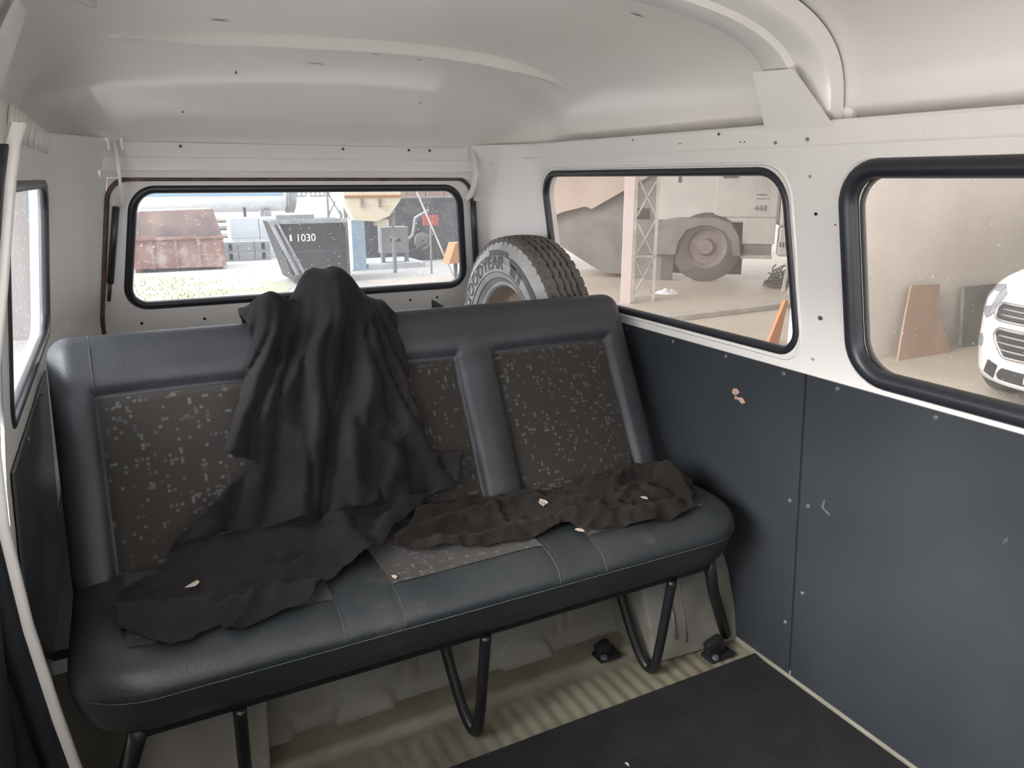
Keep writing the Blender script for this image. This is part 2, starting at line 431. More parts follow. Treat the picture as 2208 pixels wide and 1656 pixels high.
# black hardboard panels, each with dome-head screws
def panel(sgn, s0, s1, z0, z1, parent, screws):
    th = .004
    v, f = grid(lambda s, z: side_pt(s, z, .0065, sgn), lin(s0, s1, 24), lin(z0, z1, 20), flip=(sgn > 0))
    n = 24*20
    v2 = [side_pt(s, z, .0025, sgn) for s in lin(s0, s1, 24) for z in lin(z0, z1, 20)]
    f2 = [tuple(i+n for i in q[::-1]) for q in f]
    idx = [i*20 for i in range(24)]+[23*20+j for j in range(1, 20)]+[i*20+19 for i in range(22, -1, -1)]+[j for j in range(18, 0, -1)]
    rim = [(idx[k], idx[(k+1) % len(idx)], idx[(k+1) % len(idx)]+n, idx[k]+n) for k in range(len(idx))]
    o = mesh('panel', v+v2, f+f2+rim, 'hardboard', parent)
    o.data.set_sharp_from_angle(angle=radians(40))
    for s, z in screws:
        r = link('screw_head', _rme, None, o); r.location = side_pt(s, z, .0063, sgn); r.rotation_euler = (0, pi if sgn > 0 else 0, 0)
    return o
p1 = panel(1, 1.072, 1.86, .02, .757, wr, [(1.307, .747), (1.13, .745), (1.095, .46), (1.50, .746), (1.70, .746), (1.09, .15)])
p2 = panel(1, -1.5, 1.066, .02, .757, wr, [(.99, .746), (.782, .745), (.56, .745), (1.044, .467), (1.046, .251), (.30, .745)])
def patch(name, pts, fn, m, parent=None):
    v2, t = sheet(pts, [], .5, .5)
    return mesh(name, [fn(a, b) for a, b in v2], t, m, parent, smooth=False)
patch('panel_joint', [(1.0655, .03), (1.0725, .03), (1.0725, .757), (1.0655, .757)], lambda s, z: side_pt(s, z, .0035), 'dark_hole', wr)
patch('chip', [(1.283, .664), (1.276, .659), (1.264, .664), (1.258, .671), (1.266, .677), (1.279, .675)], lambda s, z: side_pt(s, z, .0073), 'scuff', p1)
patch('chip', [(1.275, .649), (1.262, .652), (1.250, .644), (1.238, .650), (1.248, .660), (1.262, .657), (1.272, .660)], lambda s, z: side_pt(s, z, .0073), 'scuff', p1)
patch('chip', [(1.010, .478), (1.004, .500), (1.000, .498), (1.003, .480), (.985, .472), (.99, .468)], lambda s, z: side_pt(s, z, .0073), 'rivet', p2)
# screw holes on the pillar and rail
for s, z, r, m in ((1.057, 1.084, .004, 'dark_hole'), (1.041, .881, .006, 'rivet'), (1.058, .792, .004, 'scuff'), (1.073, 1.154, .0035, 'scuff'), (1.011, 1.066, .002, 'dark_hole'),
                (1.454, 1.228, .0018, 'dark_hole'), (1.448, 1.228, .0018, 'dark_hole'), (1.257, 1.224, .002, 'dark_hole'), (1.245, 1.224, .002, 'dark_hole'), (1.16, 1.219, .0045, 'machine_grey'), (1.08, 1.222, .005, 'machine_grey'),
                (1.301, .776, .003, 'dark_hole'), (1.322, 1.243, .004, 'seal_rust'), (1.633, 1.244, .003, 'seal_rust')):
    n = 10
    patch('screw_hole', [(s+r*cos(2*pi*k/n), z+r*(.8)*sin(2*pi*k/n)) for k in range(n)], lambda a, b: side_pt(a, b, .0012), m, wr)

wl = wall_side('wall_left', -1, 1.16, [W4])
wl['label'] = 'off-white painted steel rear quarter beside the door opening'
panel(-1, 1.20, 1.86, .02, .752, wl, [(1.4, .74), (1.7, .74)])
panel(-1, 1.865, 2.13, .02, .40, wl, [])  # extra dark panel added to darken the low rear corner
# header over the sliding-door opening, its drip trim and the door jamb
v, f = grid(lambda s, k: side_pt(s, [1.165, 1.172, 1.21, 1.248, 1.255][int(k)], [-.03, .004, .008, .004, -.12][int(k)], -1), lin(-1.6, 1.17, 30), range(5))
struct(tag(mesh('wall_left_header', v, f, 'paint'), 'painted rail over the open sliding door'))
struct(tag(MB().tube([side_pt(s, 1.168, .0, -1) for s in lin(-1.6, 1.13, 12)], .009, 8).build('trim_1', 'paint', smooth=True), 'rolled steel edge over the sliding door opening'))
JZ = [1.215, 1.19, 1.15, 1.08, 1.0, .9, .8, .7, .55, .4, .25, .1, .0]
JX = [-.612, -.622, -.632, -.647, -.664, -.688, -.700, -.706, -.700, -.686, -.668, -.655, -.65]
def jamb(k, d):
    off = [(-.010, .04), (.006, .018), (.008, .0), (.004, -.008), (-.008, -.012), (-.012, -.004)][int(d)]
    return Vector((JX[int(k)]+off[0]*.9-.012, 1.13+off[1], JZ[int(k)]))
v, f = grid(jamb, range(len(JZ)), range(6), flip=True)
jb = tag(mesh('door_jamb', v, f, 'paint', wl), 'painted sliding-door jamb'); jb.data.set_sharp_from_angle(angle=radians(50))
MB().tube([(JX[k]-.030, 1.108, JZ[k]) for k in range(1, len(JZ))], .015, 8).build('jamb_seal', 'rubber', wl, smooth=True)
v, f = grid(lambda k, d: Vector((JX[int(k)]-.016-[0, .012, .05, .16][int(d)], 1.118+[0, -.014, -.012, .0][int(d)], JZ[int(k)])), range(1, len(JZ)), range(4))
mesh('jamb_rubber', v, f, 'rubber', wl)
# corrugated reinforcement on the left roof rail near the rear corner
bmr = MB()
for i in range(16):
    s = 1.30+i*.055
    bmr.tube([side_pt(s, 1.205+.012*(i % 2), .002, -1), side_pt(s+.01, 1.248, .006, -1)], .0045, 6)
bmr.build('rail_ribs', 'paint', wl, smooth=True)

# unseen cab side and nose; closed door and partition added to darken below
W5 = rrect([(1.04, .70), (.10, .70), (.10, 1.14), (1.04, 1.14)], .06)
outer = dense([(.02, .02), (1.125, .0), (1.125, 1.165), (.02, 1.165)], .05)
v2, t = sheet(outer, [dense(W5, .03)], .06, .06)
d2 = struct(tag(mesh('door_blocker', [side_pt(a, b, -.02, -1) for a, b in v2], t, 'machine'), 'unseen closed sliding door added to dim the lower van'))  # unseen; shut to hold side light off seat and floor
panel(-1, .05, 1.085, .04, .66, d2, [(.3, .64), (.8, .64)]).location = (-.018, 0, 0)
v2, t = sheet(dense([(-1.6, .0), (.01, .0), (.01, 1.165), (-1.6, 1.165)], .06), [dense(W6, .03)], .08, .08)
struct(tag(mesh('wall_left_cab', [side_pt(a, b, -.02, -1) for a, b in v2], t, 'paint'), 'painted cab door side with window opening'))
WS = rrect([(-.62, .74), (.62, .74), (.58, 1.20), (-.58, 1.20)], .08)
v2, t = sheet(dense([(-.77, .0), (.77, .0), (.74, .75), (.66, 1.25), (.55, 1.42), (-.55, 1.42), (-.66, 1.25), (-.74, .75)], .06), [dense(WS, .04)], .08, .08)
struct(tag(mesh('wall_windscreen', [(a, -1.6, b) for a, b in v2], t, 'paint'), 'painted van nose around the windscreen opening'))
pr_ = MB(); pr_.box(-.76, .76, -.47, -.44, 0, .80, .006)
struct(tag(pr_.build('wall_front_blocker', 'hardboard'), 'unseen half-height partition added to block low front light'))  # unseen; added to keep low front light off the floor
# rear: header, tailgate with its window
def hdr(x, k):
    z, off = [(1.150, -.03), (1.153, .012), (1.168, .016), (1.172, .008), (1.205, .006), (1.209, .000), (1.245, .002), (1.252, -.10)][int(k)]
    return rear_pt(x, z, off)
v, f = grid(hdr, lin(-.62, .62, 40), range(8))
hd = struct(tag(mesh('wall_rear', v, f, 'paint'), 'painted roof crossmember above the tailgate')); hd.data.set_sharp_from_angle(angle=radians(40))
for x in (-.40, .12, .36, .44):
    n = 8; patch('rust_spot', [(x+.005*cos(2*pi*k/n)*(1+.5*sin(3*k)), 1.236+.004*sin(2*pi*k/n)) for k in range(n)], lambda a, b: rear_pt(a, b, .0045), 'seal_rust', hd)
outer = dense(rrect([(-.597, .30), (.597, .30), (.604, 1.152), (-.604, 1.152)], [.02, .02, .004, .004]), .03)
v2, t = sheet(outer, [dense(W1, .03)], .04, .03)
def tg(x, z):
    d = .004*smoothstep(.0, 1, 1) if z < 2 else 0
    return rear_pt(x, z, .0+(.006 if .700 < z < .752 else 0)+(-.008 if z < .69 else 0))
v = [tg(a, b) for a, b in v2]
n0 = len(v); lv, lf = lip(dense(W1, .03), lambda a, b: rear_pt(a, b, 0), lambda a, b: rear_pt(a, b, -.03)); v += lv; t = list(t)+[tuple(i+n0 for i in q) for q in lf]
tgo = mesh('door_1', v, t, 'paint'); tgo.data.set_sharp_from_angle(angle=radians(30))
struct(tag(tgo, 'off-white tailgate around the rear window'))
tsl = rrect([(-.60, .30), (.60, .30), (.60, 1.149), (-.60, 1.149)], [.02, .02, .055, .055])
seal(dense(tsl, .03), lambda a, b: rear_pt(a, b, .006), .0062, 'tailgate_seal', 'seal_rust', tgo)
for x, z in ((-.497, .732), (-.321, .731), (-.08, .735), (.35, .742), (.18, .738), (.45, .745)):
    n = 8; patch('screw_hole', [(x+.0045*cos(2*pi*k/n), z+.0045*sin(2*pi*k/n)) for k in range(n)], lambda a, b: rear_pt(a, b, .0075), 'dark_hole', tgo)
MB().tube([rear_pt(x, .775-.018*abs(x), -.002) for x in lin(-.56, .56, 20)], .0045, 6).build('pressed_line', 'paint', tgo, smooth=True)
win1 = window('window_1', W1, lambda s, z, o: rear_pt(s, z, o), 'glass_rear', .013, -.012); win1['label'] = 'rear window in the tailgate with dusty glass'
win2 = window('window_2', W2, lambda s, z, o: side_pt(s, z, o), 'glass_side', .011, -.012); win2['label'] = 'dusty rear side window looking onto the truck'
win3 = window('window_3', W3, lambda s, z, o: side_pt(s, z, o), 'glass_side_tint', .018, -.010); win3['label'] = 'side window with thick black seal looking onto the car'
win4 = window('window_4', W4, lambda s, z, o: side_pt(s, z, o, -1), 'glass_rear', .011, -.012); win4['label'] = 'rear side window beside the sliding door opening'
# aluminium edge inside the middle window
MB().tube([side_pt(p[0], p[1], -.016) for p in dense([(c[0]*.96+.021, c[1]*.955+.044) for c in W3], .03)], .005, 6, closed=True).build('window_channel', 'machine_grey', win3, smooth=True).location = -win3.location
# tailgate hinges (sickle arms) and gas struts
for sx in (-1, 1):
    x0 = .525 if sx > 0 else -.508
    pth = [(2.375, 1.243), (2.345, 1.232), (2.322, 1.205), (2.315, 1.170), (2.325, 1.130), (2.350, 1.100), (2.392, 1.083)]
    m_ = MB(); n = len(pth)
    L_ = []
    for i, (y, z) in enumerate(pth):
        a = Vector(pth[max(0, i-1)]); b = Vector(pth[min(n-1, i+1)]); t_ = (b-a).normalized(); nn = Vector((-t_.y, t_.x)); wd = .010
        L_.append([(x0-.004, y+nn.x*wd, z+nn.y*wd), (x0+.004, y+nn.x*wd, z+nn.y*wd), (x0+.004, y-nn.x*wd, z-nn.y*wd), (x0-.004, y-nn.x*wd, z-nn.y*wd)])
    m_.add([p for q in L_ for p in q], [(4*i+k, 4*i+(k+1) % 4, 4*i+4+(k+1) % 4, 4*i+4+k) for i in range(n-1) for k in range(4)]+[(0, 1, 2, 3), (4*n-4, 4*n-3, 4*n-2, 4*n-1)])
    hg = m_.build('hinge_arm', 'paint', tgo, auto=40)
    MB().box(x0-.02, x0-.012, 2.345, 2.385, 1.222, 1.256, .002).box(x0+.012, x0+.02, 2.345, 2.385, 1.222, 1.256, .002).box(x0-.02, x0+.02, 2.378, 2.386, 1.222, 1.256).build('hinge_bracket', 'paint', tgo)
    xs_ = (.545, .592) if sx > 0 else (-.525, -.575)
    ab = (Vector((xs_[0], 2.375, 1.075)), Vector((xs_[1], 2.455, .81)))
    st = MB().tube([ab[0], ab[0].lerp(ab[1], .8)], .009, 10).tube([ab[0].lerp(ab[1], .8), ab[1]], .005, 8).build('gas_strut', 'rubber', tgo, smooth=True)

# ------------------------------------------------------------------ ceiling
RP = [(-1.65, 1.46), (-1.2, 1.49), (-.3, 1.50), (1.0, 1.497), (1.5, 1.487), (1.85, 1.468), (2.03, 1.437), (2.14, 1.400), (2.21, 1.364), (2.27, 1.328), (2.32, 1.290), (2.352, 1.258), (2.364, 1.236)]
RW = [(-1.65, .712), (2.0, .712), (2.12, .700), (2.24, .665), (2.32, .625), (2.364, .585)]
def roof_pt(t, y, off=0.):
    """t in [-1,1] across; rounded-box section"""
    ht = interp(RP, y)-1.222; wd = interp(RW, y)
    a = (1-t)*pi/2; e = 2/3.4
    c, s_ = cos(a), sin(a)
    x = wd*math.copysign(abs(c)**e, c); z = 1.222+ht*max(s_, 0)**e
    # the raised transverse swage and soft oil-canning of the sheet
    x -= math.copysign(.022*smoothstep(1.262, 1.280, z)*(1-smoothstep(2.0, 2.15, y)), x)
    yr = 1.905
    m_ = smoothstep(-.52, -.30, x)*(1-smoothstep(.40, .66, x))
    d = y-yr
    z -= .022*m_*(smoothstep(-.008, .002, d)*(1-smoothstep(.002, .040, d)))
    z += .006*sin(7*y+2*x)*sin(4.5*x+1)*min(1, max(s_, 0)*1.2)*smoothstep(0, .1, ht)
    z -= .006*exp(-((x-.02)/.42)**2)*exp(-((y-2.25)/.05)**2)
    z += .010*m_*exp(-((d+.014)/.006)**2)
    return Vector((x*(1-off/.7), y, z-off*max(s_, 0)**e))
ts = [sin(pi/2*q) for q in lin(-1, 1, 171)]
ys = lin(-1.62, 1.8, 80)+lin(1.81, 1.865, 8)+lin(1.87, 1.96, 37)+lin(1.965, 2.364, 55)
v, f = grid(lambda y, t: roof_pt(t, y), ys, ts)
ce = struct(tag(mesh('ceiling', v, f, 'paint_roof'), 'glossy off-white painted steel roof skin'))
n = 16
def on_roof(x, y, off):
    lo, hi = -1., 1.
    for _ in range(30):
        mid = (lo+hi)/2
        if roof_pt(mid, y).x < x: lo = mid
        else: hi = mid
    return roof_pt(lo, y, off)
patch('paint_run', [(-.03+.022*cos(2*pi*k/n), 2.07+.010*sin(2*pi*k/n)) for k in range(n)], lambda a, b: on_roof(a, b, .0025), 'paint', ce)
for (x, y, l, wd) in ((-.29, 1.80, .022, .006), (.45, 1.36, .02, .005), (-.22, 2.12, .0025, .013), (.10, 1.98, .012, .003), (.22, 1.99, .007, .004), (.30, 2.2, .002, .010), (-.34, 2.27, .005, .005)):
    patch('scratch', [(x-l, y), (x-l*.2, y-wd), (x+l, y-wd*.2), (x+l*.3, y+wd*.5)], lambda a, b: on_roof(a, b, .0022), 'seal_rust' if wd > .01 else 'machine_grey', ce)
# dome lamp stub / hook near the bow
MB().tube([on_roof(-.555, 1.46, .0), on_roof(-.555, 1.46, .02), on_roof(-.548, 1.475, .03)], .008, 8).build('roof_hook', 'paint', ce, smooth=True)

# roof bow (hat section) with end gussets
def bow_pt(t, k):
    y, off = [(1.035, .004), (1.038, .034), (1.050, .040), (1.105, .036), (1.112, .046), (1.172, .046), (1.180, .040), (1.184, .004)][int(k)]
    return roof_pt(t, y, off)
v, f = grid(bow_pt, ts[2:-2], range(8), flip=True)
bw = struct(tag(mesh('trim_2', v, f, 'paint'), 'pressed steel roof bow crossing the ceiling')); bw.data.set_sharp_from_angle(angle=radians(40))
for sg in (-1, 1):
    pl = [(1.022, 1.243), (1.040, 1.270), (1.088, 1.345), (1.186, 1.350), (1.186, 1.243)]
    m_ = MB()
    def gx(z): return .648-.028*(z-1.243)/.1 - .016*smoothstep(1.26, 1.30, z)
    A = [(sg*(gx(z)-.000), y, z) for y, z in pl]; B = [(sg*(gx(z)+.004), y, z) for y, z in pl]
    k = len(pl); m_.add(A+B, [tuple(range(k)), tuple(range(2*k-1, k-1, -1))]+[(i, (i+1) % k, k+(i+1) % k, k+i) for i in range(k)])
    gp = m_.build('gusset_plate', 'paint', bw)
    for y, z in ((1.144, 1.270), (1.079, 1.272), (1.06, 1.256)):
        r = link('rivet', _rmp, None, gp); r.location = (sg*(gx(z)+.0003), y, z); r.rotation_euler = (0, pi if sg > 0 else 0, 0); r.scale = (1, .7, .7)
    # dent step where the bow meets the gusset
    MB().tube([(sg*.607, 1.112, 1.392), (sg*.604, 1.15, 1.386), (sg*.603, 1.18, 1.382)], [.004, .008, .004], 8).build('dent', 'paint', bw, smooth=True)
    # upright closing flange in front of the bow
    MB().add([(sg*.700, 1.02, 1.240), (sg*.690, 1.025, 1.34), (sg*.688, 1.035, 1.34), (sg*.692, 1.04, 1.240), (sg*.712, 1.02, 1.240), (sg*.710, 1.025, 1.34), (sg*.71, 1.035, 1.34), (sg*.712, 1.04, 1.240)],
             [(0, 1, 2, 3), (4, 5, 6, 7), (0, 1, 5, 4), (3, 2, 6, 7), (1, 2, 6, 5)]).build('end_flange', 'paint', bw)

# ------------------------------------------------------------------ floor, bulkhead, wheel arch, deck
def fl(x, y):
    rib = .0035*(.5+.5*sin(2*pi*x/.036))*(1-smoothstep(1.285, 1.312, y))*smoothstep(-.72, -.66, x)*(1-smoothstep(.66, .72, x))
    st = .016*smoothstep(1.322, 1.345, y)
    return Vector((x, y, rib+st-.004))
xs = lin(-.80, .80, 360)
v, f = grid(fl, xs, [-1.6, -.6, .0, .6, 1.1]+lin(1.12, 1.42, 40))
flo = struct(tag(mesh('floor', v, f, 'floor_paint'), 'cream painted corrugated steel load floor'))
def bulk(x, h):
    y = 1.425+.16*h; z = .012+h
    p = 0.
    for cx in (-.40, -.175, .232):
        d = sqrt(((x-cx)/.075)**2+((h-.0)/.055)**2); p += .017*(1-smoothstep(.85, 1.02, d))
    for gx_ in (-.52, -.33, -.27, -.075, -.035, .10, .33, .36):
        p -= .006*exp(-((x-gx_-.03*h)/.006)**2)*smoothstep(.02, .05, h)
    p += .012*exp(-((h-.005)/.016)**2)
    return Vector((x, y-p, z))
v, f = grid(bulk, lin(-.80, .80, 260), lin(0, .25, 36))
bk = struct(tag(mesh('wall_bulkhead', v, f, 'arch_paint'), 'dirty cream pressed steel bulkhead under the bench'))
def arch(u, h):
    # rounded wheel-house box in the right rear corner
    return None
m_ = MB()
prof = [(1.262, 0), (1.272, .10), (1.30, .20), (1.35, .29), (1.42, .33), (1.62, .33), (1.62, 0)]
def archx(z): return .505-.10*z
A = [(archx(z), y, z) for y, z in prof]; B = [(.78, y-.02, z) for y, z in prof]
m_.add(A+B, [tuple(range(7)), tuple(range(13, 6, -1))]+[(i, (i+1) % 7, 7+(i+1) % 7, 7+i) for i in range(7)])
es = [e for e in m_.bm.edges]; bmesh.ops.bevel(m_.bm, geom=es, offset=.012, segments=3, affect='EDGES', profile=.5)
wa = m_.build('wheel_arch', 'arch_paint', auto=45); struct(tag(wa, 'cream painted wheel house under the bench end'))
MB().tube([(.60, 1.259, .04), (.596, 1.268, .10), (.59, 1.296, .20), (.585, 1.345, .285)], .004, 6).build('pressed_line', 'arch_paint', wa, smooth=True)
MB().tube([(.565, 1.259, .06), (.56, 1.268, .12), (.555, 1.30, .20)], .0035, 6).build('pressed_line', 'arch_paint', wa, smooth=True)
wa2 = tag(mesh('wheel_arch', [], [], 'arch_paint'), 'cream painted wheel house under the bench end by the door'); struct(wa2)
me_ = wa.data.copy(); me_.transform(Matrix.Diagonal((-.80, 1, .92, 1))); me_.flip_normals(); wa2.data = me_
m_ = MB(); m_.box(-.80, .80, 1.42, 2.55, -.03, 0.); struct(tag(m_.build('floor_rear', 'arch_paint'), 'steel floor pan behind the bulkhead'))
m_ = MB(); m_.box(-.74, .74, 1.50, 2.50, .27, .29)
struct(tag(m_.build('floor_rear_deck', 'hardboard'), 'painted luggage deck behind the bench'))
struct(tag(MB().box(.752, .782, -.6, 1.42, .0, .016, .003).build('trim_3', 'sill_paint'), 'cream painted floor edge along the black side panel'))
MB().box(.768, .772, -.6, 1.40, .016, .0195).build('sill_ridge', 'sill_paint', bpy.data.objects['trim_3'])

# ------------------------------------------------------------------ floor mat
bmm = MB()
def mt(x, y): return Vector((x, y, .0095+.0012*mnoise.noise(Vector((x*4, y*4, 3)))+(.004*exp(-((y-1.173)/.012)**2))))
v, f = grid(mt, lin(-.70, .748, 60), lin(-.45, 1.175, 60)); n = len(v)
vb = [Vector((p.x, p.y, .0005)) for p in v]; fb = [tuple(i+n for i in q[::-1]) for q in f]
idx = [i*60 for i in range(60)]+[59*60+j for j in range(1, 60)]+[i*60+59 for i in range(58, -1, -1)]+[j for j in range(58, 0, -1)]
rim = [(idx[k], idx[(k+1) % len(idx)], idx[(k+1) % len(idx)]+n, idx[k]+n) for k in range(len(idx))]
o = mesh('floor_mat', v+vb, f+fb+rim, 'mat_rubber'); tag(o, 'black rubber mat lying on the cream floor before the bench', 'mat'); o.data.set_sharp_from_angle(angle=radians(50))

# ================================================================== BENCH
bench = tag(empty('bench_seat', (0, 1.35, 0)), 'dark grey vinyl and patterned cloth bench seat across the van', 'bench seat')
BO = Vector((0, 1.35, 0))
BX0, BX1 = -.688, .668
INS = [(-.610, -.272), (-.165, .153), (.260, .588)]
def bulge(x, h):
    """front-face relief of the backrest: puffed bolsters, creased borders of the cloth inserts"""
    d = 0.
    for a, b in INS:
        if a-.05 < x < b+.05:
            e = min(x-a, b-x, .375-h)
            d -= .012*exp(-(e/.010)**2)
            if e > 0: d += -.006+.012*smoothstep(0, .12, min(x-a, b-x))*(1-.5*smoothstep(.25, .375, h))
        if b < x < b+.12: pass
    for c in (-.2185, .2065): d += .012*exp(-((x-c)/.035)**2)*(1-smoothstep(.34, .42, h))
    d += .012*smoothstep(.37, .42, h)*(1-smoothstep(.46, .51, h))
    d += .003*mnoise.noise(Vector((x*9, h*9, 1)))
    return d
BU = Vector((0, .474, .880)); BN = Vector((0, -.880, .474)); BB = Vector((0, 1.455, .41))
def back_pt(x, h, d): return BB+Vector((x, 0, 0))+BU*h+BN*d
def back_section(x):
    e = min(x-BX0, BX1-x); r = .045; ins = r-sqrt(max(0, r*r-(r-min(e, r))**2)); ins *= .8
    T, Hh = .09, .51; rr = max(.008, .038-ins*.5)
    loop = rrect([(-.02+ins, -ins), (Hh-ins, -ins), (Hh-ins, -T+ins*.8), (-.02+ins, -T+ins*.8)], rr, 6)
    # split: front face gets dense rows
    out = []
    for i, p in enumerate(loop):
        q = loop[(i+1) % len(loop)]; out.append(p)
        if math.dist(p, q) > .1:
            k = 60 if abs(p[1]+ins) < 1e-4 and abs(q[1]+ins) < 1e-4 else 8
            for j in range(1, k): out.append((p[0]+(q[0]-p[0])*j/k, p[1]+(q[1]-p[1])*j/k))
    return out
bx = [BX0+.045*(1-cos(pi/2*i/10)) for i in range(10)]+lin(BX0+.046, BX1-.046, 230)+[BX1-.045*(1-cos(pi/2*i/10)) for i in range(9, -1, -1)]
v = []; npf = None
for x in bx:
    sec = back_section(x); npf = len(sec)
    fade = smoothstep(0, .04, min(x-BX0, BX1-x))
    for (h, d) in sec:
        front = smoothstep(-.03, -.001, d)
        v.append(back_pt(x, h, d+bulge(x, h)*fade*front)-BO)
f = []
for i in range(len(bx)-1):
    for j in range(npf):
        a, b = i*npf+j, i*npf+(j+1) % npf; f.append((a, a+npf, b+npf, b))
f.append(tuple(range(npf))); f.append(tuple(range((len(bx)-1)*npf, len(bx)*npf))[::-1])
back = mesh('backrest', v, f, 'vinyl', bench)
bm_ = bmesh.new(); bm_.from_mesh(back.data); bmesh.ops.recalc_face_normals(bm_, faces=bm_.faces[:]); bm_.to_mesh(back.data); bm_.free()
for a, b in INS:
    us = lin(a+.002, b-.002, 60); hs = lin(.0, .372, 60)
    v, f = grid(lambda x, h: back_pt(x, h, bulge(x, h)+.0022)-BO, us, hs, flip=True)
    uv = [(x, h) for x in us for h in hs]
    tag(mesh('cloth_insert', v, f, 'seat_cloth', back, uv=uv), 'brown-grey cloth insert with pale flecks')
def seam_path(x):
    return [back_pt(x, h, bulge(x, h)+.001)-BO for h in lin(.375, .475, 10)]+[back_pt(x, .47+.0395*sin(a), -.038+.0395*cos(a))-BO for a in lin(.25, pi/2, 8)]+[back_pt(x, .5095, -.06)-BO]
for x in (-.610, .253, .153, -.272):
    MB().tube(seam_path(x), .0011, 5).build('stitched_seam', 'thread', back, smooth=True)
# torn bit of cover standing up on the backrest edge
tv = [back_pt(.155+dx, .508+dh, -.05+dd)-BO for dx, dh, dd in ((-.012, -.004, .02), (.014, -.004, .024), (.016, .003, .0), (-.004, .022, .006), (-.012, .030, .0), (.004, .014, -.004), (-.010, -.004, -.02), (.018, -.004, -.02))]
MB().add(tv, [(0, 1, 3), (1, 2, 3), (0, 3, 4), (3, 5, 4), (2, 7, 5), (5, 7, 6), (4, 5, 6), (2, 5, 3)]).build('torn_cover_flap', 'vinyl_dark', back)
# seat cushion
SX0, SX1 = -.69, .668
def ends(x): return min(x-SX0, SX1-x)
def seat_front(x):
    e = ends(x); r = .13
    return 0 if e >= r else .11*(1-sqrt(max(0, 1-((r-e)/r)**2)))
SP = [(1.56, .305), (1.30, .300), (1.20, .298), (1.170, .302), (1.158, .315), (1.148, .335), (1.138, .360), (1.1325, .377), (1.131, .381), (1.1285, .385), (1.130, .395), (1.137, .409), (1.150, .421), (1.170, .430), (1.20, .435), (1.25, .437), (1.31, .435), (1.37, .432), (1.43, .431), (1.50, .428), (1.56, .42)]
def seat_pt(x, k):
    y, z = SP[k]; e = ends(x)
    pull = seat_front(x)*smoothstep(1.5, 1.15, y) if y < 1.5 else 0
    r = .05; ei = min(e, r); sq = sqrt(max(0, r*r-(r-ei)**2))/r   # 0 at the very end, 1 inside
    zc = .365; z = zc+(z-zc)*(.35+.65*sq)
    if k > 10: z += .004*mnoise.noise(Vector((x*7, y*7, 5)))-.010*exp(-((x-.0)/.05)**2)*0
    if k > 9:
        for c in (-.272, -.165, .153, .26): z -= .003*exp(-((x-c)/.006)**2)*smoothstep(1.42, 1.15, y)
    return Vector((x, y+pull*1.0, z))-BO
sx = [SX0+.13*(1-cos(pi/2*i/16)) for i in range(16)]+lin(SX0+.132, SX1-.132, 130)+[SX1-.13*(1-cos(pi/2*i/16)) for i in range(15, -1, -1)]
npf = len(SP); v = [seat_pt(x, k) for x in sx for k in range(npf)]; f = []
for i in range(len(sx)-1):
    for j in range(npf):
        a, b = i*npf+j, i*npf+(j+1) % npf; f.append((a, a+npf, b+npf, b))
f.append(tuple(range(npf))); f.append(tuple(range((len(sx)-1)*npf, len(sx)*npf))[::-1])
cush = mesh('seat_cushion', v, f, 'vinyl_seat', bench)
bm_ = bmesh.new(); bm_.from_mesh(cush.data); bmesh.ops.recalc_face_normals(bm_, faces=bm_.faces[:]); bm_.to_mesh(cush.data); bm_.free()
def seat_top(x, y):
    ky = [(p[0], i) for i, p in enumerate(SP) if i >= 12]
    for (y0, i), (y1, j) in zip(ky, ky[1:]):
        if y <= y1:
            t = (y-y0)/(y1-y0); return seat_pt(x, i).lerp(seat_pt(x, j), t)
    return seat_pt(x, npf-1)
for a, b in INS:
    a2, b2 = max(a, -.60), min(b, .57)
    us, yy = lin(a2, b2, 30), lin(1.20, 1.50, 24)
    v, f = grid(lambda x, y: seat_top(x, y)+Vector((0, 0, .0018)), us, yy)
    mesh('cloth_insert', v, f, 'seat_cloth', cush, uv=[(x+3, y) for x in us for y in yy])
MB().tube([seat_pt(x, 8)+Vector((0, -.0012, 0)) for x in sx[6:-6]], .0011, 6).build('stitched_seam', 'thread', cush, smooth=True)
for c in (-.272, -.165, .153, .26):
    MB().tube([seat_pt(c, k)+Vector((0, -.0006, .0006)) for k in range(9, 15)], .0008, 5).build('stitched_seam', 'thread', cush, smooth=True)
# frame pan under the cushion and the bent-tube legs
MB().box(-.60, .60, 1.19-1.35, 1.42-1.35, .272, .305, .008).build('seat_pan', 'black_metal', bench)
for x in (-.447, .016, .479):
    pth = [(x, 1.185, .28), (x, 1.205, .15), (x, 1.222, .05), (x, 1.230, .025), (x, 1.245, .012), (x-.004, 1.262, .018), (x-.012, 1.285, .05), (x-.024, 1.34, .16), (x-.036, 1.385, .275)]
    # smooth the polyline
    P_ = [Vector(p) for p in pth]
    for _ in range(2):
        Q = [P_[0]]
        for a, b in zip(P_, P_[1:]): Q += [a.lerp(b, .25), a.lerp(b, .75)]
        P_ = Q+[P_[-1]]
    MB().tube([p-BO for p in P_], .0115, 12).build('leg', 'black_metal', bench, smooth=True)
# side brackets to the wheel houses
MB().tube([Vector(p)-BO for p in ((.60, 1.20, .29), (.640, 1.222, .19), (.69, 1.245, .10), (.72, 1.25, .03))], .014, 10).build('side_bracket', 'black_metal', bench, smooth=True)
MB().tube([Vector(p)-BO for p in ((-.60, 1.20, .29), (-.625, 1.23, .20), (-.66, 1.25, .10), (-.69, 1.26, .02))], .016, 10).build('side_bracket', 'black_metal', bench, smooth=True)

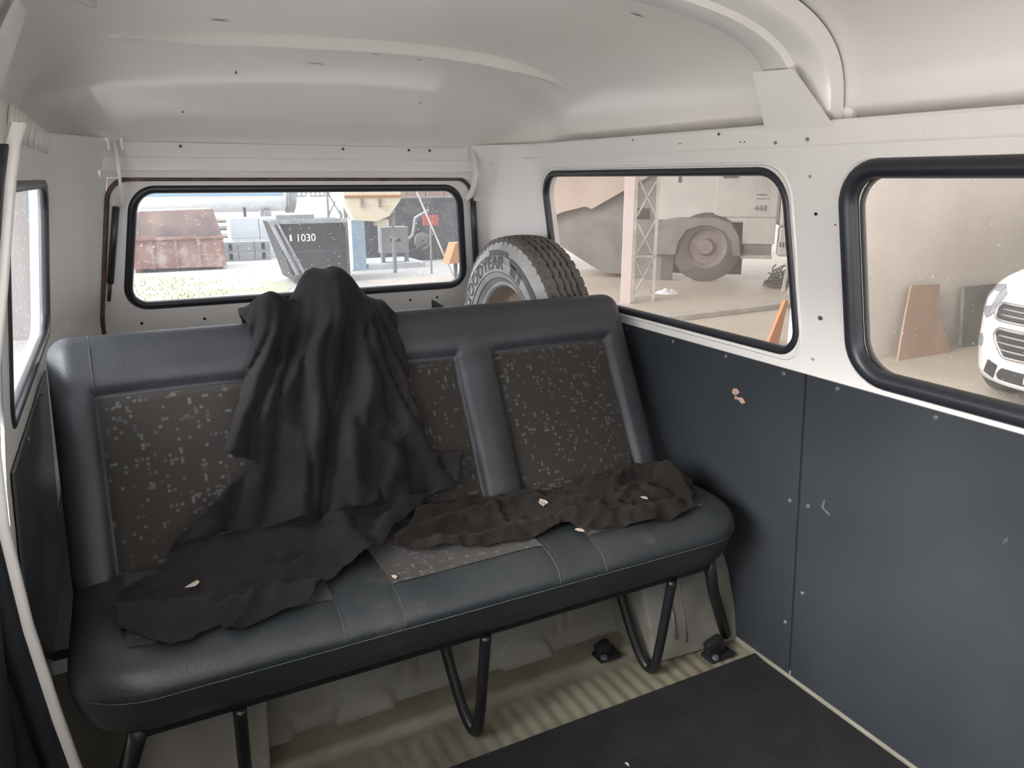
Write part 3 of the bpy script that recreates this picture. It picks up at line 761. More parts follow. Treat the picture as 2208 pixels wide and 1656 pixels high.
# floor brackets / belt anchors
def anchor(name, c, label, s=1.):
    e = tag(empty(name, c), label, 'bracket', 'seat anchors bolted to the floor')
    MB().box(-.035*s, .035*s, -.022, .022, 0, .012, .004).build('base_plate', 'black_metal', e)
    MB().box(-.026*s, .020*s, -.012, .014, .010, .052*s, .008, M=Matrix.Rotation(radians(-18), 4, 'Y')).build('buckle', 'black_metal', e, auto=40)
    MB().lathe([(.010, .009), (.018, .009), (.019, .0001)], c=(-.022*s, -.016, 0), axis='Z', seg=6).build('bolt', 'rivet', e)
    return e
anchor('seat_anchor', (.415, 1.335, .012), 'black anchor bracket bolted beside the wheel house corner', .9)
anchor('seat_anchor', (.672, 1.222, .0), 'black anchor bracket by the foot of the black side panel', 1.1)

# ================================================================== CLOTHS
BPATH = [(1.815, .70), (1.80, .775), (1.785, .815), (1.765, .84), (1.735, .852), (1.71, .852), (1.69, .845), (1.678, .825), (1.66, .79), (1.478, .452), (1.466, .438), (1.445, .432), (1.25, .438), (1.18, .43), (1.148, .412), (1.132, .385), (1.134, .35)]
BS = [0.]
for a, b in zip(BPATH, BPATH[1:]): BS.append(BS[-1]+math.dist(a, b))
def path_at(s):
    s = max(0, min(BS[-1]-1e-6, s))
    for i in range(len(BS)-1):
        if s <= BS[i+1]:
            t = (s-BS[i])/(BS[i+1]-BS[i]); a, b = BPATH[i], BPATH[i+1]
            return Vector((a[0]+(b[0]-a[0])*t, a[1]+(b[1]-a[1])*t))
def frame_at(s):
    a = path_at(s-.03); b = path_at(s+.03); p = (path_at(s-.012)+path_at(s)*2+path_at(s+.012))/4
    t = (b-a).normalized(); nrm = Vector((t.y, -t.x))     # left-hand normal: up over the top, forward on the front, up on the seat
    return p, nrm
def dist_poly(p, pl):
    best = 9.; bt = 0; tot = 0
    L_ = [math.dist(a, b) for a, b in zip(pl, pl[1:])]; T_ = sum(L_)
    for (a, b), l in zip(zip(pl, pl[1:]), L_):
        dx, dy = b[0]-a[0], b[1]-a[1]; t = max(0, min(1, ((p[0]-a[0])*dx+(p[1]-a[1])*dy)/(l*l)))
        d = math.hypot(p[0]-a[0]-dx*t, p[1]-a[1]-dy*t)
        if d < best: best = d; bt = (tot+t*l)/T_
        tot += l
    return best, bt
def cloth(name, outline, folds, m, base, seed, lift=None, h=.008, amp=.004, fan=0.):
    out = dense(outline, h*1.2)
    out = [(x+.004*mnoise.noise(Vector((x*40, s*40, seed))), s+.004*mnoise.noise(Vector((x*40, s*40, seed+9)))) for x, s in out]
    v2, t = sheet(out, [], h, h)
    V = []
    for x, s in v2:
        H = base
        for pl, A0, A1, wd, kind in folds:
            # quick reject
            d, u = dist_poly((x, s), pl)
            A = A0+(A1-A0)*u
            if kind == 'r': H += A*exp(-(d/wd)**2)
            elif kind == 'c': H += A*max(0, 1-d/wd)**1.3
        if lift: H += lift(x, s)
        if fan:
            q = (x+.115)/(.10+.62*max(0, s-.16))
            env = smoothstep(.20, .30, s)*(1-smoothstep(.64, .76, s))
            ph = q*5.2+.9*mnoise.noise(Vector((q*2.2, s*4, seed+5)))
            H += fan*env*(abs(sin(pi*ph))**.6-.55)
        H += amp*mnoise.fractal(Vector((x*16, s*16, seed)), 1.0, 2.0, 3)
        # creases of crumpled cloth
        H += amp*1.4*(.5-abs(mnoise.noise(Vector((x*26+s*8, s*22-x*9, seed+3)))))*1.2
        p, nrm = frame_at(s)
        H = max(.013 if s < .69 else .006, H)
        V.append(Vector((x+.010*mnoise.noise(Vector((x*9, s*9, seed+20))), p.x+nrm.x*H, p.y+nrm.y*H)))
    o = mesh(name, V, t, m)
    sm = o.modifiers.new('thickness', 'SOLIDIFY'); sm.thickness = .0018; sm.offset = 1
    return o
OUTA = [(-.30, .10), (-.317, .209), (-.305, .287), (-.342, .38), (-.383, .469), (-.405, .507), (-.382, .523), (-.338, .528), (-.448, .615), (-.505, .663), (-.549, .765), (-.599, .791), (-.621, .848), (-.607, .912), (-.57, .961), (-.537, .986), (-.503, .982), (-.466, .967), (-.448, .993), (-.414, .988), (-.371, .977), (-.314, .968), (-.279, .925), (-.233, .896), (-.208, .899), (-.183, .892), (-.145, .847), (-.09, .78), (-.02, .74), (.03, .70), (.070, .65), (.092, .588), (.053, .581), (.026, .555), (.020, .489), (.011, .484), (.012, .437), (.020, .327), (.020, .246), (.0, .18), (-.03, .11), (-.12, .07), (-.22, .08)]
FA = [
 ([(-.12, .16), (-.115, .21), (-.110, .25)], .075, .045, .055, 'r'),                     # bunched peak on the edge
 ([(-.15, .16), (-.19, .23)], .03, .02, .04, 'r'),
 ([(-.25, .17), (-.262, .205), (-.282, .231)], .030, .025, .030, 'r'),                   # smaller bump
 ([(-.24, .218), (-.298, .335), (-.35, .43), (-.397, .506)], .026, .028, .026, 'r'),
 ([(-.145, .24), (-.208, .324), (-.31, .415), (-.412, .547), (-.496, .66)], .030, .030, .030, 'r'),
 ([(-.30, .47), (-.36, .60), (-.42, .70)], .02, .016, .07, 'r'),
 ([(-.12, .24), (-.164, .307), (-.219, .5), (-.275, .669)], .030, .030, .028, 'r'),
 ([(-.085, .22), (-.056, .297), (-.109, .464), (-.164, .621), (-.195, .707), (-.20, .80), (-.195, .88)], .042, .030, .033, 'r'),
 ([(-.035, .235), (-.010, .30), (-.004, .369), (-.006, .479), (-.06, .585), (-.115, .659)], .018, .032, .030, 'r'),
 ([(-.104, .236), (-.117, .334), (-.165, .456), (-.207, .613), (-.233, .7)], -.022, -.030, .014, 'r'),
 ([(-.187, .262), (-.242, .352), (-.291, .387)], -.02, -.01, .015, 'r'),
 ([(-.253, .298), (-.309, .405), (-.352, .479)], -.012, -.012, .012, 'r'),
 ([(-.05, .52), (-.02, .565), (-.012, .651)], -.03, -.02, .020, 'r'),
 ([(.011, .484), (.018, .54), (.05, .575), (.09, .588)], .022, .022, .016, 'r'),
 ([(.092, .588), (.07, .65), (.03, .70)], .02, .02, .02, 'r'),
 ([(-.608, .872), (-.51, .905), (-.457, .945), (-.394, .930), (-.301, .940)], .012, .018, .016, 'r'),
 ([(-.607, .905), (-.51, .935), (-.46, .965)], -.004, -.006, .010, 'r'),
 ([(-.554, .787), (-.436, .784), (-.309, .744), (-.227, .789)], .010, .014, .022, 'r'),
 ([(-.447, .986), (-.425, .960), (-.407, .935)], .022, .016, .013, 'c'),
 ([(-.33, .86), (-.26, .83), (-.20, .80)], .012, .014, .02, 'r'),
 ([(-.14, .80), (-.08, .75), (.02, .70)], .020, .020, .02, 'r'),
]
def liftA(x, s):
    # cloth spans the corner between backrest and seat instead of following it
    return .030*exp(-((s-.70)/.055)**2)*smoothstep(-.60, -.40, x)*(1-smoothstep(-.02, .10, x))*.8+.010*exp(-((x+.15)/.16)**2)*smoothstep(.2, .4, s)*(1-smoothstep(.6, .8, s))
c1 = cloth('draped_cloth', OUTA, FA, 'black_cloth', .016, 3.0, liftA, .007, .006, .024)
tag(c1, 'large black cloth draped over the backrest, falling in folds onto the seat', 'cloth')
OUTB = [(-.09, .79), (-.02, .735), (.052, .705), (.15, .710), (.299, .727), (.41, .716), (.50, .706), (.585, .718), (.622, .785), (.612, .865), (.575, .925), (.540, .944), (.520, .975), (.475, .985), (.378, .978), (.296, .962), (.259, .957), (.242, .913), (.196, .923), (.11, .940), (.034, .926), (-.035, .905), (-.092, .895), (-.12, .850)]
FB = [
 ([(-.107, .833), (.009, .796), (.126, .778), (.236, .749)], .018, .012, .018, 'r'),
 ([(-.085, .88), (.023, .905), (.16, .905), (.262, .886), (.363, .945), (.50, .948)], .016, .016, .016, 'r'),
 ([(.141, .772), (.12, .858), (.121, .92)], .012, .006, .012, 'c'),
 ([(.34, .777), (.435, .796), (.52, .745), (.59, .767), (.59, .865)], .020, .026, .022, 'r'),
 ([(.396, .87), (.492, .828), (.513, .905)], .014, .010, .014, 'c'),
 ([(-.039, .745), (.04, .725), (.12, .73)], .022, .012, .018, 'r'),
 ([(.24, .79), (.30, .83), (.36, .82)], .008, .006, .03, 'r'),
 ([(.26, .955), (.30, .93), (.35, .915)], .010, .004, .010, 'c'),
 ([(.0, .85), (.08, .86), (.2, .86)], -.006, -.006, .015, 'r'),
 ([(.55, .93), (.57, .88), (.585, .80)], .014, .014, .014, 'r'),
]
c2 = cloth('crumpled_cloth', OUTB, FB, 'brown_cloth', .010, 11.0, None, .007, .009)
tag(c2, 'crumpled dark brown cloth lying flat on the seat cushion near the black side panel', 'cloth')
# flakes of foam and litter on the cloths
def flake(p, r, label, m, k):
    rr = random.Random(k); n = 7
    m_ = MB()
    top = [Vector((r*(1.4 if j % 2 else .8)*cos(2*pi*j/n)*1.5, r*sin(2*pi*j/n)*rr.uniform(.6, 1.1), r*.25*rr.uniform(.4, 1))) for j in range(n)]
    bot = [Vector((q.x*.9, q.y*.9, 0)) for q in top]
    m_.add(top+bot, [tuple(range(n)), tuple(range(2*n-1, n-1, -1))]+[(i, (i+1) % n, n+(i+1) % n, n+i) for i in range(n)])
    o = m_.build('foam_flake', m); o.location = p; o.rotation_euler = (0, 0, rr.uniform(0, 3)); tag(o, label, 'crumb')
def onc(x, s, H):
    p, nn = frame_at(s); return Vector((x, p.x+nn.x*H, p.y+nn.y*H))
flake(onc(.235, .815, .020), .012, 'pale torn flake lying on the crumpled brown cloth', 'debris', 1)
flake(onc(.245, .950, .012), .007, 'small pale crumb at the edge of the crumpled cloth', 'debris', 2)
flake(onc(.445, .905, .022), .006, 'small pale crumb caught in the creases of the crumpled cloth', 'debris', 3)
flake(onc(-.488, .845, .024), .009, 'thin pale flake on the black cloth spread over the seat', 'debris', 4)
flake(Vector((-.155, 1.215, .4395)), .005, 'tiny yellowish crumb on the bare seat cloth', 'debris', 5)
flake(Vector((.25, 1.02, .0115)), .004, 'tiny pale crumb on the black floor mat', 'debris', 6)

# ================================================================== SPARE WHEEL
TC = Vector((.492, 2.07, .642)); TR = .342
spare = tag(empty('spare_wheel', (TC.x, TC.y, TC.z-TR)), 'dusty spare tyre on a rust-tinted rim standing behind the bench', 'spare wheel')
SO = Vector((0, 0, TR))
TW = .165
# profile round the section: (axial, radius); face at axial 0, back at TW
def tyre_surface(part):
    if part == 'side':
        prof = [(.034, .198), (.022, .202), (.010, .211), (.003, .222), (.000, .238), (-.001, .250), (-.001, .262), (.003, .264), (.002, .290), (.004, .292), (.009, .304), (.012, .3065), (.016, .316), (.019, .323)]
    else:
        prof = [(.0185, .322)]+[(.022+.121*i/46, None) for i in range(47)]+[(TW-.016, .322), (TW-.006, .296), (TW, .25), (TW-.01, .196), (TW-.034, .18)]
    nθ = 360; V = []
    for i in range(nθ):
        th = 2*pi*i/nθ
        for a, r in prof:
            if part == 'tread':
                if r is None:
                    u = (a-.0825)/.0605; r = TR-.006*u*u
                    for c in (-.52, -.17, .17, .52):
                        zz = c+.05*(2*abs(((th*52/(2*pi)) % 1)-.5)*2-1)
                        d = abs(u-zz)
                        r -= .010*(1-smoothstep(.035, .06, d))
                    if abs(u) > .72 and ((th*62/(2*pi)) % 1) < .22: r -= .007*smoothstep(.72, .8, abs(u))
                elif r > .31 and ((th*62/(2*pi)) % 1) < .22: r -= .006
            else:
                if r > .310 and ((th*62/(2*pi)) % 1) < .22: r -= .006; a_ = a+.005
                else: a_ = a
                V.append(Vector((a_, r*cos(th), r*sin(th)))+SO); continue
            V.append(Vector((a, r*cos(th), r*sin(th)))+SO)
    n = len(prof); F = [(i*n+j, i*n+j+1, ((i+1) % nθ)*n+j+1, ((i+1) % nθ)*n+j) for i in range(nθ) for j in range(n-1)]
    return V, F
v, f = tyre_surface('tread'); tr_ = mesh('tread', v, f, 'tyre', spare); tr_.data.set_sharp_from_angle(angle=radians(45))
v, f = tyre_surface('side'); sw = mesh('sidewall', v, f, 'tyre_dusty', spare); sw.data.set_sharp_from_angle(angle=radians(60))
tag(sw, 'grey dusty sidewall')
# curved raised lettering: reading clockwise seen from the face side (right = -y)
def curved_text(s, size, r0, ang0, name, m, squash=1.):
    me = text_mesh(s, size, .0012)
    for vv in me.vertices:
        x, y, z = vv.co; th = ang0+squash*x/(r0+size*.35); rr = r0+y
        # th measured clockwise from straight up as seen from -x
        vv.co = Vector((-.0022-z, -rr*sin(th), rr*cos(th)))+SO
    o = link(name, me, m, sw); return o
curved_text('GOODYEAR', .056, .243, radians(-70), 'raised_lettering', 'tyre_letter', 1.12)
# plain blocks of the sidewall ornament
def arc_block(a0, a1, r0, r1, name, m):
    v, f = grid(lambda a, r: Vector((-.0024, -r*sin(radians(a)), r*cos(radians(a))))+SO, lin(a0, a1, 12), [r0, r1])
    return mesh(name, v, f, m, sw)
arc_block(16, 24, .240, .274, 'sidewall_block', 'tyre_letter'); arc_block(27, 31, .24, .272, 'sidewall_block', 'tyre_letter')
arc_block(-14, 10, .284, .300, 'sidewall_block', 'tyre_letter'); arc_block(14, 60, .270, .289, 'sidewall_block', 'tyre_letter')
for r in (.214, .233, .285):
    MB().tube([Vector((-.0005 if r > .22 else .006, -r*sin(a), r*cos(a)))+SO for a in lin(0, 2*pi, 97)[:-1]], .0012, 5, closed=True).build('sidewall_ring', 'tyre_letter', sw, smooth=True)
rim_ = MB().lathe([(.030, .199), (.026, .195), (.030, .189), (.050, .180), (.075, .174), (.082, .166), (.074, .10), (.066, .075), (.070, .05), (.078, .03)], c=SO, axis='X', seg=72).build('rim', 'rim', spare, auto=40)
MB().lathe([(.0285, .205), (.020, .203), (.017, .197), (.021, .190), (.030, .187)], c=SO, axis='X', seg=72).build('rim_lip', 'tyre_dusty', spare, smooth=True)
for k in range(5):
    a = radians(38+72*k)
    MB().lathe([(.0, .012), (.002, .0115)], c=SO+Vector((.0745, -.118*sin(a), .118*cos(a))), axis='X', seg=14).build('vent_hole', 'dark_hole', rim_)
    n = 14
    mesh('vent_hole', [SO+Vector((.0735, -.118*sin(a)+.013*cos(2*pi*j/n), .118*cos(a)+.013*sin(2*pi*j/n))) for j in range(n)], [tuple(range(n))], 'dark_hole', rim_, smooth=False)

# ================================================================== OUTSIDE
GZ = -.53
m_ = MB(); m_.box(-40, 60, -30, 80, GZ-.2, GZ)
struct(tag(m_.build('ground', 'yard'), 'concrete yard'))
struct(tag(MB().box(-14, 1.2, -14, 3.6, GZ, GZ+.004).build('ground_bounce', 'bounce_ground'), 'unseen pale ground added to bounce light into the van'))  # unseen paler ground, added to throw light up at the ceiling
# shed roof over the garage bay beside the van
struct(tag(MB().box(1.6, 18, -9, 13.2, 4.2, 4.3).build('ceiling_garage', 'garage_wall'), 'roof over the garage bay'))
m_ = MB(); m_.box(3.2, 20, -6, 12.6, GZ, GZ+.006)
struct(tag(m_.build('ground_garage', 'garage_floor'), 'beige garage floor beside the van'))
lw_ = [(.1+1.5*cos(a)*(1+.25*sin(3*a+1)), 12.4+2.3*sin(a)*(1+.2*cos(4*a))) for a in lin(0, 2*pi, 33)[:-1]]
struct(tag(patch('ground_lawn', lw_, lambda a, b: Vector((a, b, GZ+.004)), 'lawn', None), 'thin grassy patch in the yard'))
# grass tuft patch near the rusty container
rg = random.Random(5); V = []; F = []
for i in range(700):
    x = rg.gauss(.05, .55); y = rg.uniform(10.5, 14.6)-abs(x)*.6; hgt = rg.uniform(.02, .06); a = rg.uniform(0, 6.28); b = len(V)
    V += [(x, y, GZ), (x+.02*cos(a), y+.02*sin(a), GZ), (x+.03*cos(a+1), y+.03*sin(a+1), GZ+hgt)]; F.append((b, b+1, b+2))
tag(mesh('grass', V, F, 'grass', smooth=False), 'patchy grass in front of the rusty container', 'grass', None, 'stuff')

# rusty container
e = tag(empty('rusty_container', (.5, 15.9, GZ)), 'rust-red waste container with a darker sloping lid standing in the yard', 'container')
MB().prism([(-.80, .08), (.82, .05), (.80, .62), (-.80, .60)], 'Y', -.4, .6).build('body', 'rust_red', e)
MB().prism([(-.78, .62), (.80, .64), (.68, 1.13), (-.60, 1.10)], 'Y', -.3, .55).build('lid', 'rust_lid', e)
MB().box(-.84, .84, -.43, -.39, .585, .64, .006).build('rim_rail', 'rust_red', e)
for x in (-.45, -.05, .35): MB().box(x-.025, x+.025, -.43, -.398, .06, .58).build('stiffener', 'rust_red', e)
for x in (-.7, .7): MB().box(x-.06, x+.06, -.3, .5, .0, .08).build('skid', 'rust_red', e)
# long white tank with blue stripe
e = tag(empty('storage_tank', (1.9, 20.6, GZ)), 'long white horizontal tank with a thin blue stripe and dark end', 'tank')
MB().lathe([(-3.2, .02), (-3.15, .30), (-3.0, .40), (1.55, .40), (1.6, .36)], c=(0, 0, 1.26), axis='X', seg=32).build('shell', 'white_paint', e, smooth=True)
MB().lathe([(1.60, .36), (1.62, .44), (1.80, .44), (1.86, .3), (1.88, .02)], c=(0, 0, 1.26), axis='X', seg=32).build('end_cap', 'machine_grey', e, auto=40)
MB().box(-3.0, 1.5, -.412, -.395, 1.27, 1.335).build('blue_stripe', 'blue_band', e)
for x in (-2.4, -.6, 1.1): MB().box(x-.08, x+.08, -.35, .35, 0, .92).build('cradle', 'machine_grey', e)
# white building beyond
e = tag(empty('white_building', (4.75, 23, GZ)), 'small white building with two windows beyond the black skip', 'building')
MB().box(-.75, .85, 0, 2.5, 0, 2.6).build('wall', 'white_paint', e)
for x in (-.42, .25):
    wd = MB().box(x-.28, x+.28, -.03, .02, 1.18, 1.75).build('window', 'machine_grey', e)
    for k in range(4): MB().box(x-.25+k*.13, x-.15+k*.13, -.05, -.03, 1.2, 1.72).build('pane', 'concrete_white', wd)
# stacked concrete blocks (hollow) and white blocks
hb = MB()
def hollow_block(name, loc, label, m='concrete', sz=(.39, .19, .19)):
    e = tag(empty(name, loc), label, 'block', 'hollow concrete blocks in the yard')
    X, Y, Z = sz
    mm_ = MB()
    for x in (-X/2, -.02, X/2-.04): mm_.box(x, x+.04, 0, Y, 0, Z)
    mm_.box(-X/2, X/2, Y-.03, Y, 0, Z).box(-X/2, X/2, 0, .03, 0, Z)
    mm_.build('shell', m, e)
    return e
for i in range(3):
    for j in range(2):
        e = tag(empty('hollow_block', (1.58+i*.33, 16.9, GZ+.002+j*.20)), ('grey hollow concrete block in the bottom course beside the skip', 'grey hollow concrete block in the top course beside the skip')[j], 'block', ('bottom course of grey blocks', 'top course of grey blocks')[j])
        MB().box(-.16, .16, 0, .2, 0, .195, .004).build('body', 'concrete', e)
        if i != 1:
            MB().box(-.02, .05, -.004, .0, .03, .16).build('cavity', 'dark_hole', e)
for i in range(2):
    for j in range(2):
        o = MB().box(-.3, .3, 0, .5, 0, .43, .01).build('white_block', 'concrete_white'); o.location = (1.98+i*.61, 17.35, GZ+.001+j*.432)
        tag(o, ('big pale blue-white block on the ground behind the grey hollow blocks', 'big pale blue-white block stacked on another behind the grey blocks')[j], 'block', ('lower white blocks', 'upper white blocks')[j])
for k in range(4):
    o = MB().box(-.45, .45, 0, .12, 0, .06, .004).build('timber', 'steel_pale' if k % 2 else 'concrete'); o.location = (1.75, 18.3, GZ+.25+k*.17)
    tag(o, ('lowest', 'second from bottom', 'second from top', 'topmost')[k]+' beam in the dark rack under the white tank', 'beam', 'racked beams'); 
rk = tag(empty('beam_rack', (1.75, 18.3, GZ)), 'dark rack holding the pale beams under the white tank', 'rack')
for x in (-.42, .42): MB().box(x-.03, x+.03, .12, .18, 0, 1.05).build('post', 'machine', rk)
for k in range(4): MB().box(-.42, .42, .0, .18, .22+k*.17, .249+k*.17).build('arm', 'machine', rk)
# black skip
e = tag(empty('skip_bin', (2.28, 12.6, GZ)), 'black steel skip with stencilled number and pale lifting arm', 'skip')
MB().prism([(-.30, .07), (.60, .05), (.60, 1.03), (-.56, 1.0)], 'Y', 0, .9).build('body', 'skip_black', e)
MB().box(-.60, .64, -.03, .0, .98, 1.05, .006).build('rim', 'skip_arm', e)
MB().box(-.46, .60, -.012, .0, .52, .55).build('rib', 'machine', e)
MB().prism([(-.64, 1.03), (-.50, 1.03), (-.06, .06), (-.22, .06)], 'Y', -.10, -.04).build('lifting_arm', 'skip_arm', e)
MB().prism([(-.56, .98), (-.52, .98), (-.13, .1), (-.19, .1)], 'Y', -.112, -.10).build('arm_channel', 'machine', e)
MB().lathe([(-.05, .01), (-.05, .075), (.02, .075), (.02, .01)], c=(-.25, -.07, .10), axis='Y', seg=18).build('wheel', 'machine', e)
MB().box(-.50, .1, .0, .06, 1.05, 1.12).build('lid_edge', 'machine_grey', e)
me = text_mesh('1030', .17, .002)
for vv in me.vertices: vv.co = Vector((vv.co.x*.95, -.012-vv.co.z, vv.co.y))
o = link('stencilled_number', me, 'stencil', e); o.location = (-.22, 0, .70)
o = MB().box(-.315, -.285, -.012, -.004, .71, .81).build('paint_mark', 'stencil', e)
# hopper, blue post, machinery at the right of the rear view
e = tag(empty('cream_hopper', (3.55, 13.2, GZ)), 'cream-painted hopper with sloping sides and orange-brown edge', 'hopper')
MB().prism([(-.50, 1.30), (-.34, .98), (.05, .95), (.30, 1.04), (.52, 1.32), (.54, 1.8), (-.50, 1.8)], 'Y', 0, .6).build('bin', 'cream', e)
MB().box(-.50, .55, -.03, 0, 1.36, 1.40).build('edge_rail', 'orange', e)
for x in (-.2, .12): MB().box(x-.02, x+.02, -.06, 0, 1.2, 1.36).build('bracket', 'brown_wall', e)
MB().box(.10, .32, .1, .3, .86, .97).build('spout', 'cream', e)
for x in (-.42, .46): MB().box(x-.03, x+.03, .25, .31, 0, 1.3).build('leg', 'machine_grey', e)
e = tag(empty('blue_post', (3.53, 14.1, GZ)), 'pale blue square post beneath the hopper', 'post')
MB().box(-.13, .13, 0, .22, .02, 1.25, .008).build('shaft', 'blue_post', e); MB().box(-.16, .16, -.03, .25, 0, .03).build('base', 'blue_post', e); MB().box(-.17, .17, -.02, .24, 1.0, 1.2).build('collar', 'machine_grey', e)
e = tag(empty('dark_machinery', (4.75, 15.0, GZ)), 'dark workshop machinery with pipes and a grey box', 'machine')
MB().box(-.85, 1.4, .3, .9, 0, 1.30, .02).build('housing', 'machine', e)
MB().box(-.72, -.18, -.75, -.5, .28, .78, .01).build('control_box', 'machine_grey', e)
MB().box(-.55, -.35, -.765, -.75, .5, .56).build('box_handle', 'machine', e)
MB().tube([(-.1, .1, .3), (.2, .05, .55), (.25, .0, .9), (.55, .0, 1.05)], .035, 8).build('pipe', 'machine_grey', e, smooth=True)
MB().tube([(.1, .1, .2), (.5, .05, .35), (.7, .1, .8)], .03, 8).build('pipe', 'machine', e, smooth=True)
MB().lathe([(-.06, .02), (-.06, .17), (.0, .17)], c=(.45, .2, .42), axis='Y', seg=24).build('flywheel', 'machine_grey', e)
for x in (-.68, -.2): MB().box(x-.03, x+.03, -.7, -.6, 0, .30).build('box_leg', 'machine_grey', e)
MB().box(-1.05, .1, -.9, .3, .0, .10).build('plinth', 'concrete_white', e)
for i, x in enumerate((-.95, -.86)): MB().tube([(x, .1, .1), (x, .1, 1.4)], .02, 8).build('pipe', 'concrete', e, smooth=True)
e = tag(empty('red_sign', (4.55, 13.0, .30)), 'small red sign board on a thin post', 'sign')
MB().box(-.15, .15, -.01, .01, .04, .22, .002).build('board', 'sign_red', e); MB().box(-.015, .015, .01, .03, -.83, .2).build('post', 'machine_grey', e)
e = tag(empty('brown_shed', (6.0, 17.2, GZ)), 'brown plank shed wall behind the machinery', 'shed')
MB().box(-.85, 2.4, 0, .1, 0, 2.2).build('wall', 'brown_wall', e)
for k in range(7): MB().box(-.85+k*.47, -.40+k*.47, -.025, 0, 0, 2.2, .004).build('plank', 'brown_wall', e)
e = tag(empty('orange_funnel', (4.62, 12.0, GZ)), 'orange sloping funnel at the edge of the machinery', 'funnel')
MB().prism([(-.15, .28), (-.02, .62), (.16, .62), (.30, .28)], 'Y', 0, .3).build('hood', 'orange', e); MB().box(0, .05, .1, .15, 0, .3).build('leg', 'machine', e)
o = MB().tube([(4.15, 12.9, 1.2), (4.75, 12.5, GZ+.01)], .018, 8).build('stay_rod', 'steel_pale'); tag(o, 'thin pale rod leaning beside the orange funnel', 'rod')
# lattice of the left of blue post
e = tag(empty('lattice_mast', (3.2, 14.45, GZ)), 'dark lattice mast standing between skip and blue post', 'mast')
for x in (-.12, .12): MB().box(x-.02, x+.02, 0, .04, 0, 1.6).build('upright', 'machine_grey', e)
for k in range(3): MB().tube([(-.12, .02, .1+k*.45), (.12, .02, .55+k*.45)], .012, 6).build('brace', 'machine_grey', e); MB().tube([(.12, .02, .1+k*.45), (-.12, .02, .55+k*.45)], .012, 6).build('brace', 'machine_grey', e)

# ---------------- garage side (right)
# garage wall; its end strip is coloured paler as if side-lit
struct(tag(MB().box(4.86, 16, 4.75, 4.86, GZ, 4.2).build('wall_garage', 'garage_wall'), 'beige plastered garage wall beside the white car'))
struct(tag(MB().box(4.83, 4.86, 4.74, 4.87, GZ, 4.2).build('trim_4', 'wall_end_lit'), 'end of the garage wall, coloured paler as side-lit'))
# leaning board
e = MB().prism([(-.40, 0), (.36, 0), (.23, .50), (.20, .70), (.27, .98), (-.14, 1.0), (-.22, .72), (-.33, .3)], 'Y', -.009, .009).build('leaning_board', 'board')
e.location = (6.36, 4.53, GZ+.005); e.rotation_euler = (radians(-13), 0, 0); e.scale = (1.05, 1, .70); tag(e, 'brown fibreboard sheet with a notched edge leaning on the beige wall', 'board')
o = MB().box(-.32, .34, -.02, .02, 0, .62, .003).build('stained_sheet', 'truck_grey'); o.location = (7.35, 4.62, GZ+.004); o.rotation_euler = (radians(-6), 0, 0); tag(o, 'dark stained sheet leaning on the wall behind the white car', 'board')
o = MB().prism([(0, 0), (.16, 0), (.24, .46), (.20, .46)], 'Y', -.02, .02).build('orange_plank', 'orange'); o.location = (5.33, 5.6, GZ+.006); tag(o, 'orange-brown plank leaning at the paler end of the garage wall', 'plank')
# lattice column of the gantry
ang = -radians(36)
e = tag(empty('pink_post', (5.63, 8.5, GZ), ang), 'flat pale pink steel post beside the lattice column', 'post')
MB().box(-.07, .07, -.03, .03, .01, 3.0, .006).build('shaft', 'post_pink', e); MB().box(-.12, .12, -.08, .08, 0, .012).build('foot_plate', 'post_pink', e)
e = tag(empty('lattice_column', (5.99, 8.58, GZ), ang), 'slim pale lattice steel column in front of the truck', 'column')
for x, y in ((-.15, 0), (.14, 0), (.14, .22), (-.15, .22)): MB().box(x-.02, x+.02, y-.02, y+.02, 0, 3.0).build('upright', 'steel_pale', e)
for k in range(5):
    z = .05+k*.55; s = 1 if k % 2 else -1
    MB().tube([(-.15*s, 0, z), (.14*s, 0, z+.55)], .014, 6).build('brace', 'steel_pale', e); MB().tube([(.14*s, .22, z), (-.15*s, .22, z+.55)], .014, 6).build('brace', 'steel_pale', e)
MB().box(-.15, .14, -.02, .02, .62, .65).build('tie', 'steel_pale', e)
# truck
T = tag(empty('truck', (8.22, 9.86, GZ), -radians(39.9)), 'white truck with grey mudguard and big front wheel behind the lattice column', 'truck')
MB().box(-.86, 1.12, .0, 2.0, .98, 2.6, .03).build('cab', 'truck_white', T)
dr = MB().box(.10, 1.08, -.025, .0, 1.07, 2.5, .012).build('door', 'truck_white', T)
MB().box(.20, .44, -.045, -.025, 1.69, 1.735, .006).build('door_handle', 'truck_dark', dr)
MB().box(.57, 1.08, -.02, .1, .64, 1.065, .01).build('door_foot', 'truck_white', dr)
MB().box(-.51, -.46, -.012, .0, 1.62, 1.78, .006).build('vent_slot', 'truck_dark', T)
me = text_mesh('448', .135, .002)
for vv in me.vertices: vv.co = Vector((vv.co.x, -.028-vv.co.z, vv.co.y))
o = link('cab_number', me, 'truck_print', dr); o.location = (.72, 0, 1.17)
MB().box(.74, .90, -.029, -.025, 1.42, 1.435).build('small_print', 'truck_print', dr); MB().box(.74, .95, -.029, -.025, 1.36, 1.37).build('small_print', 'truck_print', dr)
